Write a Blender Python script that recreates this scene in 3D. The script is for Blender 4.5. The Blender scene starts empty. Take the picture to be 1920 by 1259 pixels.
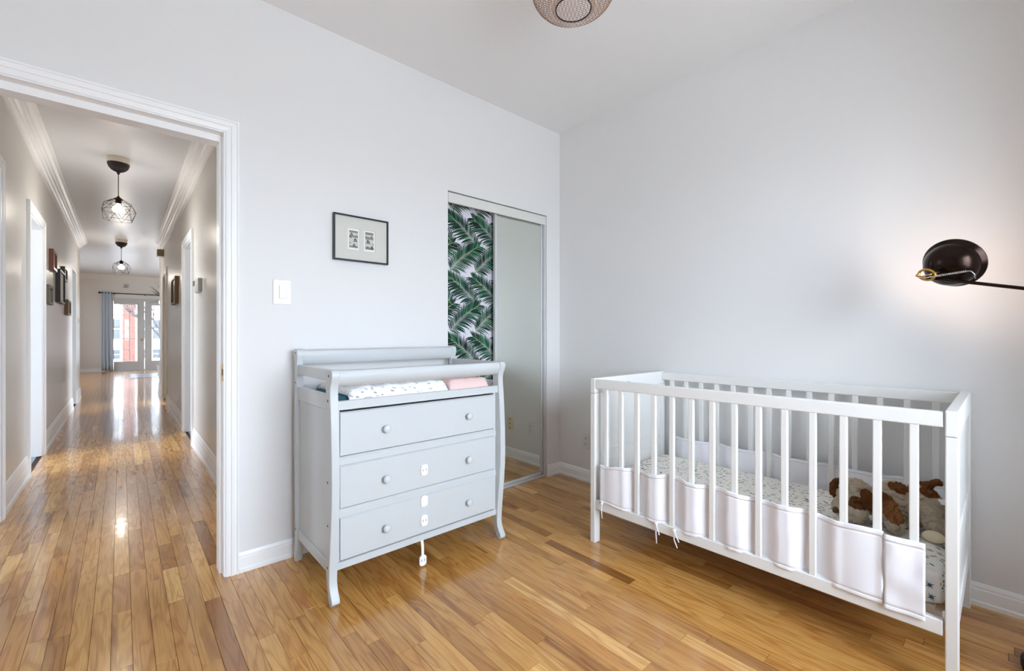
import bpy, bmesh, math, random
from math import sin, cos, pi, radians, sqrt, atan2
from mathutils import Vector, Matrix, noise

random.seed(7)
SC = bpy.context.scene
COL = SC.collection

# ------------------------------------------------------------------ camera
CAM_H, FPX = 1.12, 822.4
FWX, FWY = 0.66513, 0.74673
cd = bpy.data.cameras.new('camera')
cd.sensor_fit = 'HORIZONTAL'
cd.sensor_width = 36.0
cd.lens = FPX / 1920 * 36.0
cd.shift_y = (628.0 - 629.5) / 1920
cd.clip_start, cd.clip_end = 0.02, 200
cam = bpy.data.objects.new('camera', cd)
cam.location = (0, 0, CAM_H)
cam.rotation_euler = (pi / 2, 0, -atan2(FWX, FWY))
COL.objects.link(cam)
SC.camera = cam

# ------------------------------------------------------------------ sky, daylight, exposure
SC.view_settings.view_transform = 'Standard'
SC.view_settings.look = 'None'
SC.view_settings.gamma = 1.0
SC.view_settings.use_curve_mapping = False
SC.view_settings.exposure = 0.30
SC.cycles.max_bounces = 14
SC.cycles.diffuse_bounces = 9
SC.cycles.glossy_bounces = 5
SC.cycles.transparent_max_bounces = 12
SC.cycles.sample_clamp_indirect = 6.0

SKY_STRENGTH = 17.0
w = bpy.data.worlds.new('sky')
SC.world = w
w.use_nodes = True
nt = w.node_tree
nt.nodes.clear()
wo = nt.nodes.new('ShaderNodeOutputWorld')
bg = nt.nodes.new('ShaderNodeBackground')
tc = nt.nodes.new('ShaderNodeTexCoord')
sp = nt.nodes.new('ShaderNodeSeparateXYZ')
rp = nt.nodes.new('ShaderNodeValToRGB')
mr = nt.nodes.new('ShaderNodeMapRange')
mr.inputs[1].default_value, mr.inputs[2].default_value = -1, 1
rp.color_ramp.elements[0].position = 0.47
rp.color_ramp.elements[0].color = (0.49, 0.53, 0.59, 1)
rp.color_ramp.elements[1].position = 0.53
rp.color_ramp.elements[1].color = (0.85, 0.95, 1.11, 1)
bg.inputs[1].default_value = SKY_STRENGTH
nt.links.new(tc.outputs['Generated'], sp.inputs[0])
nt.links.new(sp.outputs[2], mr.inputs[0])
nt.links.new(mr.outputs[0], rp.inputs[0])
nt.links.new(rp.outputs[0], bg.inputs[0])
nt.links.new(bg.outputs[0], wo.inputs[0])


def portal(name, loc, sx, sy, rot):
    l = bpy.data.lights.new(name, 'AREA')
    l.shape = 'RECTANGLE'
    l.size, l.size_y = sx, sy
    l.cycles.is_portal = True
    o = bpy.data.objects.new(name, l)
    o.location, o.rotation_euler = loc, rot
    COL.objects.link(o)


def point_light(name, loc, energy, colour, radius=0.03):
    l = bpy.data.lights.new(name, 'POINT')
    l.energy, l.color, l.shadow_soft_size = energy, colour, radius
    o = bpy.data.objects.new(name, l)
    o.location = loc
    COL.objects.link(o)
    return o


# window of the room (behind the camera), side-room windows, far room openings (right and far windows added for daylight)
BACK_Y, LEFT_X, CRIB_X, DOOR_Y, CEIL = -1.30, -1.50, 2.655, 2.40, 2.745
WX0, WX1, WZ0, WZ1 = 0.10, 1.75, 0.70, 2.20
HXL, HXR = -0.55, 0.545
HALL_END, FAR_Y, FAR_CEIL = 10.9, 18.2, 2.95
portal('daylight_portal', ((WX0 + WX1) / 2, BACK_Y - 0.12, (WZ0 + WZ1) / 2), WX1 - WX0, WZ1 - WZ0, (-pi / 2, 0, 0) if False else (pi / 2, 0, 0))
portal('far_door_portal', (0.55, FAR_Y + 0.10, 1.15), 1.5, 1.95, (-pi / 2, 0, 0))
portal('far_window_portal', (-3.26, 14.4, 1.5), 1.6, 2.4, (0, -pi / 2, 0))
portal('right_window_portal', (3.26, 8.4, 1.5), 1.6, 4.0, (0, pi / 2, 0))
portal('side_window_portal', (-3.26, 5.7, 1.5), 1.6, 2.6, (0, -pi / 2, 0))


# ------------------------------------------------------------------ helpers: colour and materials
def lin(c):
    c = c / 255.0
    return c / 12.92 if c <= 0.04045 else ((c + 0.055) / 1.055) ** 2.4


def S(r, g, b):
    return (lin(r), lin(g), lin(b), 1.0)


def new_mat(name):
    m = bpy.data.materials.new(name)
    m.use_nodes = True
    t = m.node_tree
    return m, t, t.nodes['Principled BSDF']


def N(t, kind, **kw):
    n = t.nodes.new(kind)
    for k, v in kw.items():
        setattr(n, k, v)
    return n


def mat(name, col, rough=0.5, metal=0.0, var=0.03, scale=40.0, bump=0.0, coat=0.0, spec=0.5):
    """Principled material with a fine procedural variation of tone and relief."""
    m, t, p = new_mat(name)
    p.inputs['Roughness'].default_value = rough
    p.inputs['Metallic'].default_value = metal
    p.inputs['Coat Weight'].default_value = coat
    p.inputs['Specular IOR Level'].default_value = spec
    tex = N(t, 'ShaderNodeTexNoise')
    tex.inputs['Scale'].default_value = scale
    tex.inputs['Detail'].default_value = 3
    co = N(t, 'ShaderNodeTexCoord')
    t.links.new(co.outputs['Object'], tex.inputs['Vector'])
    mix = N(t, 'ShaderNodeMix', data_type='RGBA')
    mix.inputs[6].default_value = tuple(max(0, c * (1 - var)) for c in col[:3]) + (1,)
    mix.inputs[7].default_value = tuple(min(1, c * (1 + var)) for c in col[:3]) + (1,)
    t.links.new(tex.outputs[0], mix.inputs[0])
    t.links.new(mix.outputs[2], p.inputs['Base Color'])
    if bump:
        b = N(t, 'ShaderNodeBump')
        b.inputs['Strength'].default_value = bump
        b.inputs['Distance'].default_value = 0.002
        t.links.new(tex.outputs[0], b.inputs['Height'])
        t.links.new(b.outputs[0], p.inputs['Normal'])
    return m


def emit_mat(name, col, strength):
    m, t, p = new_mat(name)
    p.inputs['Base Color'].default_value = col
    p.inputs['Emission Color'].default_value = col
    p.inputs['Emission Strength'].default_value = strength
    return m


def glass_mat(name):
    m, t, p = new_mat(name)
    t.nodes.remove(p)
    tr = N(t, 'ShaderNodeBsdfTransparent')
    tr.inputs[0].default_value = (0.96, 0.975, 0.97, 1)
    gl = N(t, 'ShaderNodeBsdfGlossy')
    gl.inputs['Roughness'].default_value = 0.02
    fr = N(t, 'ShaderNodeFresnel')
    fr.inputs[0].default_value = 1.3
    mx = N(t, 'ShaderNodeMixShader')
    t.links.new(fr.outputs[0], mx.inputs[0])
    t.links.new(tr.outputs[0], mx.inputs[1])
    t.links.new(gl.outputs[0], mx.inputs[2])
    t.links.new(mx.outputs[0], t.nodes['Material Output'].inputs[0])
    return m


def vcol_mat(name, rough=0.6, attr='tint', bump=0.0, scale=200, spec=0.3):
    m, t, p = new_mat(name)
    a = N(t, 'ShaderNodeAttribute', attribute_name=attr)
    t.links.new(a.outputs['Color'], p.inputs['Base Color'])
    p.inputs['Roughness'].default_value = rough
    p.inputs['Specular IOR Level'].default_value = spec
    if bump:
        tex = N(t, 'ShaderNodeTexNoise')
        tex.inputs['Scale'].default_value = scale
        b = N(t, 'ShaderNodeBump')
        b.inputs['Strength'].default_value = bump
        b.inputs['Distance'].default_value = 0.004
        t.links.new(tex.outputs[0], b.inputs['Height'])
        t.links.new(b.outputs[0], p.inputs['Normal'])
    return m


def plank_mat():
    """Varnished oak strip: tone, hue and grain offset come from each plank's own 'tint' attribute."""
    m, t, p = new_mat('oak_plank')
    a = N(t, 'ShaderNodeAttribute', attribute_name='tint')
    sep = N(t, 'ShaderNodeSeparateColor')
    t.links.new(a.outputs['Color'], sep.inputs[0])
    geo = N(t, 'ShaderNodeNewGeometry')
    off = N(t, 'ShaderNodeVectorMath', operation='MULTIPLY_ADD')
    comb = N(t, 'ShaderNodeCombineXYZ')
    for i in range(3):
        t.links.new(sep.outputs[2], comb.inputs[i])
    t.links.new(comb.outputs[0], off.inputs[0])
    off.inputs[1].default_value = (37.0, 91.0, 53.0)
    t.links.new(geo.outputs['Position'], off.inputs[2])
    # cathedral grain: stretched rings
    mp = N(t, 'ShaderNodeVectorMath', operation='MULTIPLY')
    mp.inputs[1].default_value = (17.0, 1.9, 17.0)
    t.links.new(off.outputs[0], mp.inputs[0])
    n1 = N(t, 'ShaderNodeTexNoise')
    n1.inputs['Scale'].default_value = 1.0
    n1.inputs['Detail'].default_value = 2.0
    n1.inputs['Distortion'].default_value = 0.4
    t.links.new(mp.outputs[0], n1.inputs['Vector'])
    rings = N(t, 'ShaderNodeMath', operation='MULTIPLY')
    rings.inputs[1].default_value = 42.0
    t.links.new(n1.outputs[0], rings.inputs[0])
    sn = N(t, 'ShaderNodeMath', operation='SINE')
    t.links.new(rings.outputs[0], sn.inputs[0])
    mr0 = N(t, 'ShaderNodeMapRange')
    mr0.inputs[1].default_value, mr0.inputs[2].default_value = -1, 1
    t.links.new(sn.outputs[0], mr0.inputs[0])
    mr1 = N(t, 'ShaderNodeMath', operation='POWER')
    mr1.inputs[1].default_value = 2.6
    t.links.new(mr0.outputs[0], mr1.inputs[0])
    # fine fibres
    mp2 = N(t, 'ShaderNodeVectorMath', operation='MULTIPLY')
    mp2.inputs[1].default_value = (260.0, 6.0, 260.0)
    t.links.new(off.outputs[0], mp2.inputs[0])
    n2 = N(t, 'ShaderNodeTexNoise')
    n2.inputs['Scale'].default_value = 1.0
    n2.inputs['Detail'].default_value = 3.0
    t.links.new(mp2.outputs[0], n2.inputs['Vector'])
    # broad heart-wood streaks
    mp3 = N(t, 'ShaderNodeVectorMath', operation='MULTIPLY')
    mp3.inputs[1].default_value = (26.0, 1.3, 26.0)
    t.links.new(off.outputs[0], mp3.inputs[0])
    n3 = N(t, 'ShaderNodeTexNoise')
    n3.inputs['Scale'].default_value = 1.0
    n3.inputs['Detail'].default_value = 1.0
    t.links.new(mp3.outputs[0], n3.inputs['Vector'])
    # plank tone
    r1 = N(t, 'ShaderNodeValToRGB')
    cr = r1.color_ramp
    cr.elements[0].position = 0.0
    cr.elements[0].color = S(146, 98, 44)
    cr.elements[1].position = 1.0
    cr.elements[1].color = S(230, 188, 118)
    for pos, c in ((0.12, S(170, 118, 56)), (0.35, S(192, 141, 74)), (0.65, S(206, 156, 86)), (0.85, S(217, 169, 97))):
        e = cr.elements.new(pos)
        e.color = c
    t.links.new(sep.outputs[0], r1.inputs[0])
    hue = N(t, 'ShaderNodeMix', data_type='RGBA', blend_type='MULTIPLY')
    hue.inputs[7].default_value = (1.0, 0.89, 0.82, 1)
    t.links.new(sep.outputs[1], hue.inputs[0])
    t.links.new(r1.outputs[0], hue.inputs[6])
    g1 = N(t, 'ShaderNodeMix', data_type='RGBA', blend_type='MULTIPLY')
    g1.inputs[7].default_value = (0.66, 0.50, 0.34, 1)
    f1 = N(t, 'ShaderNodeMath', operation='MULTIPLY')
    f1.inputs[1].default_value = 0.62
    t.links.new(mr1.outputs[0], f1.inputs[0])
    t.links.new(f1.outputs[0], g1.inputs[0])
    t.links.new(hue.outputs[2], g1.inputs[6])
    g2 = N(t, 'ShaderNodeMix', data_type='RGBA', blend_type='MULTIPLY')
    g2.inputs[7].default_value = (0.74, 0.62, 0.50, 1)
    mr2 = N(t, 'ShaderNodeMapRange')
    mr2.inputs[1].default_value, mr2.inputs[2].default_value = 0.45, 0.75
    mr2.inputs[4].default_value = 0.85
    t.links.new(n2.outputs[0], mr2.inputs[0])
    t.links.new(mr2.outputs[0], g2.inputs[0])
    t.links.new(g1.outputs[2], g2.inputs[6])
    g3 = N(t, 'ShaderNodeMix', data_type='RGBA', blend_type='MULTIPLY')
    g3.inputs[7].default_value = (0.52, 0.40, 0.30, 1)
    mr3 = N(t, 'ShaderNodeMapRange')
    mr3.inputs[1].default_value, mr3.inputs[2].default_value = 0.60, 0.80
    t.links.new(n3.outputs[0], mr3.inputs[0])
    t.links.new(mr3.outputs[0], g3.inputs[0])
    t.links.new(g2.outputs[2], g3.inputs[6])
    t.links.new(g3.outputs[2], p.inputs['Base Color'])
    p.inputs['Roughness'].default_value = 0.22
    p.inputs['Specular IOR Level'].default_value = 0.5
    p.inputs['Coat Weight'].default_value = 0.55
    p.inputs['Coat Roughness'].default_value = 0.07
    # varnish waviness + raised grain
    wv = N(t, 'ShaderNodeTexNoise')
    wv.inputs['Scale'].default_value = 9.0
    wv.inputs['Detail'].default_value = 1.0
    t.links.new(off.outputs[0], wv.inputs['Vector'])
    add = N(t, 'ShaderNodeMath', operation='MULTIPLY_ADD')
    t.links.new(mr1.outputs[0], add.inputs[0])
    add.inputs[1].default_value = 0.05
    t.links.new(wv.outputs[0], add.inputs[2])
    b = N(t, 'ShaderNodeBump')
    b.inputs['Strength'].default_value = 0.35
    b.inputs['Distance'].default_value = 0.0022
    t.links.new(add.outputs[0], b.inputs['Height'])
    t.links.new(b.outputs[0], p.inputs['Normal'])
    t.links.new(b.outputs[0], p.inputs['Coat Normal'])
    return m


def speck_mat(name, base, cols, scale_vec, lo, hi, second=None, rough=0.85):
    """Cloth printed with scattered dashes or leaves: stretched Voronoi cells, coloured cell by cell."""
    m, t, p = new_mat(name)
    co = N(t, 'ShaderNodeTexCoord')
    ns = N(t, 'ShaderNodeTexNoise')
    ns.inputs['Scale'].default_value = 9.0
    t.links.new(co.outputs['Object'], ns.inputs['Vector'])
    ad = N(t, 'ShaderNodeVectorMath', operation='MULTIPLY_ADD')
    t.links.new(ns.outputs['Color'], ad.inputs[0])
    ad.inputs[1].default_value = (0.03, 0.03, 0.03)
    t.links.new(co.outputs['Object'], ad.inputs[2])
    rot = N(t, 'ShaderNodeVectorRotate', rotation_type='Z_AXIS')
    rot.inputs['Angle'].default_value = 0.35
    t.links.new(ad.outputs[0], rot.inputs['Vector'])
    mp = N(t, 'ShaderNodeVectorMath', operation='MULTIPLY')
    mp.inputs[1].default_value = scale_vec
    t.links.new(rot.outputs[0], mp.inputs[0])
    v = N(t, 'ShaderNodeTexVoronoi')
    v.inputs['Scale'].default_value = 1.0
    v.inputs['Randomness'].default_value = 0.85
    t.links.new(mp.outputs[0], v.inputs['Vector'])
    r = N(t, 'ShaderNodeValToRGB')
    r.color_ramp.interpolation = 'CONSTANT'
    r.color_ramp.elements[0].color = cols[0]
    r.color_ramp.elements[1].color = cols[-1]
    r.color_ramp.elements[1].position = 1 - 1.0 / len(cols)
    for i, c in enumerate(cols[1:-1]):
        e = r.color_ramp.elements.new((i + 1) / len(cols))
        e.color = c
    sc_ = N(t, 'ShaderNodeSeparateColor')
    t.links.new(v.outputs['Color'], sc_.inputs[0])
    t.links.new(sc_.outputs[0], r.inputs[0])
    lim = N(t, 'ShaderNodeMapRange')
    lim.inputs[1].default_value, lim.inputs[2].default_value = lo, hi
    lim.inputs[3].default_value, lim.inputs[4].default_value = 1, 0
    t.links.new(v.outputs['Distance'], lim.inputs[0])
    mx = N(t, 'ShaderNodeMix', data_type='RGBA')
    mx.inputs[6].default_value = base
    t.links.new(lim.outputs[0], mx.inputs[0])
    t.links.new(r.outputs[0], mx.inputs[7])
    t.links.new(mx.outputs[2], p.inputs['Base Color'])
    p.inputs['Roughness'].default_value = rough
    p.inputs['Specular IOR Level'].default_value = 0.2
    return m


def stripe_mat(name, c1, c2, scale):
    m, t, p = new_mat(name)
    co = N(t, 'ShaderNodeTexCoord')
    out = []
    for d in ('X', 'DIAGONAL'):
        wv = N(t, 'ShaderNodeTexWave', bands_direction=d)
        wv.inputs['Scale'].default_value = scale if d != 'X' else scale * 0.5
        t.links.new(co.outputs['Object'], wv.inputs['Vector'])
        out.append(wv)
    ml = N(t, 'ShaderNodeMath', operation='MAXIMUM')
    h = N(t, 'ShaderNodeMath', operation='MULTIPLY')
    h.inputs[1].default_value = 0.45
    t.links.new(out[0].outputs['Fac'], h.inputs[0])
    t.links.new(h.outputs[0], ml.inputs[0])
    t.links.new(out[1].outputs['Fac'], ml.inputs[1])
    mx = N(t, 'ShaderNodeMix', data_type='RGBA')
    mx.inputs[6].default_value, mx.inputs[7].default_value = c1, c2
    t.links.new(ml.outputs[0], mx.inputs[0])
    t.links.new(mx.outputs[2], p.inputs['Base Color'])
    p.inputs['Roughness'].default_value = 0.9
    return m


M = dict(
    wall=mat('wall_paint', S(229, 229, 229), 0.55, bump=0.03, var=0.01, scale=120),
    ceiling=mat('ceiling_paint', S(240, 240, 240), 0.65, var=0.01),
    trim=mat('trim_gloss_white', S(246, 247, 248), 0.36, var=0.005),
    hallwall=mat('hall_wall_paint', S(216, 211, 204), 0.36, bump=0.04, var=0.02, scale=25),
    hallceil=mat('hall_ceiling_paint', S(224, 226, 230), 0.34, var=0.01),
    farwall=mat('far_wall_paint', S(236, 234, 230), 0.5, var=0.01),
    plank=plank_mat(),
    subfloor=mat('subfloor_dark', S(60, 40, 24), 0.7),
    tile=mat('grey_floor_tile', S(120, 126, 134), 0.25, var=0.08, scale=8),
    grey=mat('dresser_grey_paint', S(199, 204, 206), 0.33, var=0.012, scale=60),
    hole=mat('dark_recess', S(30, 26, 24), 0.8),
    knob=mat('dresser_knob_paint', S(206, 210, 213), 0.22, var=0.01),
    plastic=mat('white_plastic', S(245, 245, 246), 0.3, var=0.01),
    greydot=mat('grey_plastic', S(150, 152, 156), 0.5),
    crib=mat('crib_white_paint', S(229, 229, 227), 0.35, var=0.01, scale=70),
    mesh=mat('bumper_mesh_cloth', S(238, 238, 244), 0.95, var=0.02, scale=900, bump=0.25, spec=0.1),
    binding=mat('bumper_binding', S(240, 240, 246), 0.9, var=0.02, scale=500, bump=0.2, spec=0.1),
    bronze=mat('dark_bronze', S(44, 31, 26), 0.24, metal=0.85, var=0.1),
    brass=mat('brass', S(205, 160, 84), 0.25, metal=1.0),
    steel=mat('spring_steel', S(205, 205, 208), 0.3, metal=1.0),
    black=mat('black_lacquer', S(22, 20, 21), 0.4),
    blackmetal=mat('black_metal', S(30, 18, 18), 0.45),
    matboard=mat('picture_mat', S(212, 212, 205), 0.8, var=0.02),
    paper=mat('print_paper', S(205, 204, 196), 0.8, var=0.1, scale=60),
    ink=mat('print_ink', S(60, 58, 56), 0.8),
    inkgrey=mat('print_ink_grey', S(140, 138, 132), 0.8),
    alu=mat('aluminium_frame', S(214, 217, 219), 0.35, metal=0.35, var=0.02),
    track=mat('track_white', S(222, 222, 218), 0.4),
    lilac=mat('palm_paper_ground', S(222, 220, 232), 0.6, var=0.02),
    ivory=mat('ivory_plastic', S(222, 214, 180), 0.4),
    outlet=mat('outlet_plastic', S(224, 222, 218), 0.4),
    copper=mat('copper_wire', S(168, 120, 88), 0.35, metal=0.8),
    copperdark=mat('dark_copper_ring', S(52, 30, 26), 0.4, metal=0.6),
    cream=mat('cream_enamel', S(232, 222, 204), 0.4),
    curtain=mat('blue_grey_curtain', S(188, 200, 212), 0.85, var=0.05, scale=80),
    doorgrey=mat('french_door_paint', S(205, 208, 208), 0.4),
    glass=glass_mat('clear_glass'),
    brick=None,
    bark=mat('grey_bark', S(44, 40, 40), 0.9),
    leaf=mat('strap_leaf_green', S(46, 66, 50), 0.5, var=0.15),
    teal=mat('teal_quilt', S(44, 92, 108), 0.9, var=0.35, scale=55, bump=0.5),
    white_sheet=mat('white_cloth', S(243, 242, 242), 0.9, var=0.01, bump=0.1, scale=400),
    warmbulb=emit_mat('lit_bulb', (1.0, 0.88, 0.70, 1), 5.0),
    headbulb=emit_mat('lit_lamp_bulb', (1.0, 0.84, 0.66, 1), 20.0),
    greenframe=mat('green_bronze_frame', S(62, 58, 30), 0.4, var=0.2),
    greyframe=mat('grey_wood_frame', S(112, 110, 100), 0.55, var=0.15),
    redwood=mat('red_brown_frame', S(112, 58, 34), 0.35, var=0.2),
    brownwood=mat('brown_gilt_frame', S(112, 80, 44), 0.4, var=0.2),
    thermo=mat('thermostat_grey', S(190, 190, 190), 0.4),
    chime=mat('chime_box_tan', S(140, 122, 92), 0.5),
    sheet=speck_mat('crib_sheet_print', S(236, 233, 226),
                    [S(52, 68, 66), S(232, 227, 215), S(60, 84, 88), S(40, 42, 48), S(232, 227, 215), S(196, 160, 84), S(80, 100, 104)],
                    (98.0, 38.0, 70.0), 0.30, 0.36),
    leafcloth=speck_mat('grey_leaf_cloth', S(240, 240, 241),
                        [S(176, 180, 186), S(240, 240, 241), S(150, 156, 164), S(196, 198, 200), S(240, 240, 241), S(206, 204, 200)],
                        (25.0, 82.0, 82.0), 0.27, 0.34),
    pink=stripe_mat('pink_check_cloth', S(243, 226, 222), S(230, 186, 180), 46.0),
)


def brick_mat():
    m, t, p = new_mat('brick_facade')
    co = N(t, 'ShaderNodeTexCoord')
    mp = N(t, 'ShaderNodeMapping')
    mp.inputs['Rotation'].default_value = (pi / 2, 0, 0)
    t.links.new(co.outputs['Object'], mp.inputs[0])
    b = N(t, 'ShaderNodeTexBrick')
    b.inputs['Color1'].default_value = S(112, 70, 60)
    b.inputs['Color2'].default_value = S(98, 60, 52)
    b.inputs['Mortar'].default_value = S(120, 100, 92)
    b.inputs['Scale'].default_value = 3.0
    t.links.new(mp.outputs[0], b.inputs['Vector'])
    t.links.new(b.outputs['Color'], p.inputs['Base Color'])
    p.inputs['Roughness'].default_value = 0.9
    return m


M['brick'] = brick_mat()
m_, t_, p_ = new_mat('mirror_glass')
p_.inputs['Metallic'].default_value = 1.0
p_.inputs['Roughness'].default_value = 0.015
p_.inputs['Base Color'].default_value = (0.80, 0.84, 0.80, 1)
M['mirror'] = m_
M['print'] = vcol_mat('palm_print_ink', 0.55)
M['plush'] = vcol_mat('plush_fur', 0.95, bump=0.8, scale=240, spec=0.1)


# ------------------------------------------------------------------ helpers: geometry
class MB:
    """Collects shapes in world coordinates into one mesh."""

    def __init__(self):
        self.bm = bmesh.new()

    def box(self, x0, y0, z0, x1, y1, z1, bev=0.0, seg=1):
        vs = [self.bm.verts.new((x, y, z)) for z in (z0, z1) for y in (y0, y1) for x in (x0, x1)]
        fs = []
        for q in ((0, 2, 3, 1), (4, 5, 7, 6), (0, 1, 5, 4), (2, 6, 7, 3), (0, 4, 6, 2), (1, 3, 7, 5)):
            fs.append(self.bm.faces.new([vs[i] for i in q]))
        if bev > 0:
            es = list({e for f in fs for e in f.edges})
            bmesh.ops.bevel(self.bm, geom=es, offset=bev, segments=seg, affect='EDGES', profile=0.5)
        return self

    def prism(self, pts, a0, a1, axis='x', bev=0.0):
        """Extrude a 2-D outline along an axis. axis x: pts are (y,z); y: (x,z); z: (x,y)."""
        def P(p, a):
            return {'x': (a, p[0], p[1]), 'y': (p[0], a, p[1]), 'z': (p[0], p[1], a)}[axis]
        A = [self.bm.verts.new(P(p, a0)) for p in pts]
        B = [self.bm.verts.new(P(p, a1)) for p in pts]
        n = len(pts)
        fs = [self.bm.faces.new((A[i], A[(i + 1) % n], B[(i + 1) % n], B[i])) for i in range(n)]
        fs.append(self.bm.faces.new(A[::-1]))
        fs.append(self.bm.faces.new(B))
        bmesh.ops.recalc_face_normals(self.bm, faces=fs)
        if bev:
            es = list({e for f in fs[-2:] for e in f.edges})
            bmesh.ops.bevel(self.bm, geom=es, offset=bev, segments=1, affect='EDGES')
        return self

    def tube(self, path, r, sides=8, closed=False):
        path = [Vector(p) for p in path]
        n = len(path)
        rings = []
        up = Vector((0, 0, 1))
        prev = None
        for i, p in enumerate(path):
            a = path[(i - 1) % n] if (closed or i > 0) else p
            b = path[(i + 1) % n] if (closed or i < n - 1) else p
            d = (b - a).normalized()
            if prev is None:
                u = d.cross(up)
                if u.length < 1e-3:
                    u = d.cross(Vector((1, 0, 0)))
            else:
                u = prev - d * prev.dot(d)
            u.normalize()
            prev = u
            v = d.cross(u)
            rr = r[i] if isinstance(r, (list, tuple)) else r
            rings.append([self.bm.verts.new(p + (u * cos(2 * pi * k / sides) + v * sin(2 * pi * k / sides)) * rr) for k in range(sides)])
        m = n if closed else n - 1
        for i in range(m):
            A, B = rings[i], rings[(i + 1) % n]
            for k in range(sides):
                self.bm.faces.new((A[k], A[(k + 1) % sides], B[(k + 1) % sides], B[k]))
        if not closed:
            self.bm.faces.new(rings[0][::-1])
            self.bm.faces.new(rings[-1])
        return self

    def lathe(self, prof, mx=None, sides=32):
        """Revolve (radius, height) pairs round the local z axis and place by matrix mx."""
        mx = mx or Matrix()
        rings = []
        for r, z in prof:
            if r < 1e-6:
                rings.append([self.bm.verts.new(mx @ Vector((0, 0, z)))])
            else:
                rings.append([self.bm.verts.new(mx @ Vector((r * cos(2 * pi * k / sides), r * sin(2 * pi * k / sides), z))) for k in range(sides)])
        for A, B in zip(rings, rings[1:]):
            for k in range(sides):
                j = (k + 1) % sides
                if len(A) == 1 and len(B) == 1:
                    continue
                if len(A) == 1:
                    self.bm.faces.new((A[0], B[j], B[k]))
                elif len(B) == 1:
                    self.bm.faces.new((A[k], A[j], B[0]))
                else:
                    self.bm.faces.new((A[k], A[j], B[j], B[k]))
        bmesh.ops.recalc_face_normals(self.bm, faces=self.bm.faces)
        return self

    def ball(self, c, rx, ry=None, rz=None, mx=None, sub=2):
        ry, rz = ry or rx, rz or rx
        m = Matrix.Translation(c) @ (mx or Matrix()) @ Matrix.Diagonal((rx, ry, rz, 1))
        bmesh.ops.create_icosphere(self.bm, subdivisions=sub, radius=1, matrix=m)
        return self

    def grid(self, fn, nu, nv, thick=0.0):
        vs = [[self.bm.verts.new(fn(i / nu, j / nv)) for j in range(nv + 1)] for i in range(nu + 1)]
        fs = [self.bm.faces.new((vs[i][j], vs[i + 1][j], vs[i + 1][j + 1], vs[i][j + 1])) for i in range(nu) for j in range(nv)]
        if thick:
            bmesh.ops.recalc_face_normals(self.bm, faces=fs)
            bmesh.ops.solidify(self.bm, geom=fs, thickness=thick)
        return self

    def mesh(self, name, m=None, smooth=False, origin=Vector((0, 0, 0))):
        me = bpy.data.meshes.new(name)
        bmesh.ops.translate(self.bm, verts=self.bm.verts, vec=-Vector(origin))
        self.bm.to_mesh(me)
        self.bm.free()
        if m:
            me.materials.append(m)
        if smooth:
            me.polygons.foreach_set('use_smooth', [True] * len(me.polygons))
            if smooth == 'auto':
                try:
                    me.set_sharp_from_angle(angle=radians(38))
                except Exception:
                    pass
        return me


def world_loc(o):
    v = Vector((0, 0, 0))
    while o:
        v += Vector(o.location)
        o = o.parent
    return v


def obj(name, mb, m, parent=None, smooth=False, at=None):
    """Link the shapes of mb as one mesh object; coordinates in mb are world coordinates."""
    base = world_loc(parent) if parent else Vector((0, 0, 0))
    at = Vector(at) if at is not None else base
    me = mb.mesh(name, m, smooth, at)
    o = bpy.data.objects.new(name, me)
    COL.objects.link(o)
    if parent:
        o.parent = parent
    o.location = at - base
    return o


def again(o, dloc):
    """A copy of one object (mesh data shared), moved by dloc."""
    c = o.copy()
    COL.objects.link(c)
    c.location = Vector(o.location) + Vector(dloc)
    return c


def copy_tree(o, parent=None, dloc=(0, 0, 0)):
    c = o.copy()
    COL.objects.link(c)
    if parent:
        c.parent = parent
    c.location = Vector(o.location) + Vector(dloc)
    for ch in list(o.children):
        copy_tree(ch, c)
    return c


def thing(name, loc, label, cat, group=None):
    o = bpy.data.objects.new(name, None)
    o.empty_display_size = 0.05
    o.location = loc
    COL.objects.link(o)
    return tag(o, label, cat, group)


def tag(o, label, cat, group=None):
    o['label'], o['category'] = label, cat
    if group:
        o['group'] = group
    return o


def struct(name, mb, m, label, cat, smooth=False, at=None):
    o = obj(name, mb, m, None, smooth, at)
    o['kind'] = 'structure'
    tag(o, label, cat)
    return o


def mitred(mb, pts, ends, fn):
    """Extrude outline pts from ends(p)[0] to ends(p)[1], so that corners meet in a mitre."""
    A = [mb.bm.verts.new(fn(p, ends(p)[0])) for p in pts]
    B = [mb.bm.verts.new(fn(p, ends(p)[1])) for p in pts]
    n = len(pts)
    fs = [mb.bm.faces.new((A[i], A[(i + 1) % n], B[(i + 1) % n], B[i])) for i in range(n)]
    fs += [mb.bm.faces.new(A[::-1]), mb.bm.faces.new(B)]
    bmesh.ops.recalc_face_normals(mb.bm, faces=fs)
    return mb


def wall_x(mb, y0, y1, x0, x1, z1, holes, z0=0.0):
    """Wall running along x from x0 to x1 (thickness y0..y1) with rectangular holes (xa, xb, za, zb)."""
    cur = x0
    for xa, xb, za, zb in sorted(holes):
        if xa > cur:
            mb.box(cur, y0, z0, xa, y1, z1)
        if za > z0:
            mb.box(xa, y0, z0, xb, y1, za)
        if zb < z1:
            mb.box(xa, y0, zb, xb, y1, z1)
        cur = xb
    if cur < x1:
        mb.box(cur, y0, z0, x1, y1, z1)


def wall_y(mb, x0, x1, y0, y1, z1, holes, z0=0.0):
    cur = y0
    for ya, yb, za, zb in sorted(holes):
        if ya > cur:
            mb.box(x0, cur, z0, x1, ya, z1)
        if za > z0:
            mb.box(x0, ya, z0, x1, yb, za)
        if zb < z1:
            mb.box(x0, ya, zb, x1, yb, z1)
        cur = yb
    if cur < y1:
        mb.box(x0, cur, z0, x1, y1, z1)


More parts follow.
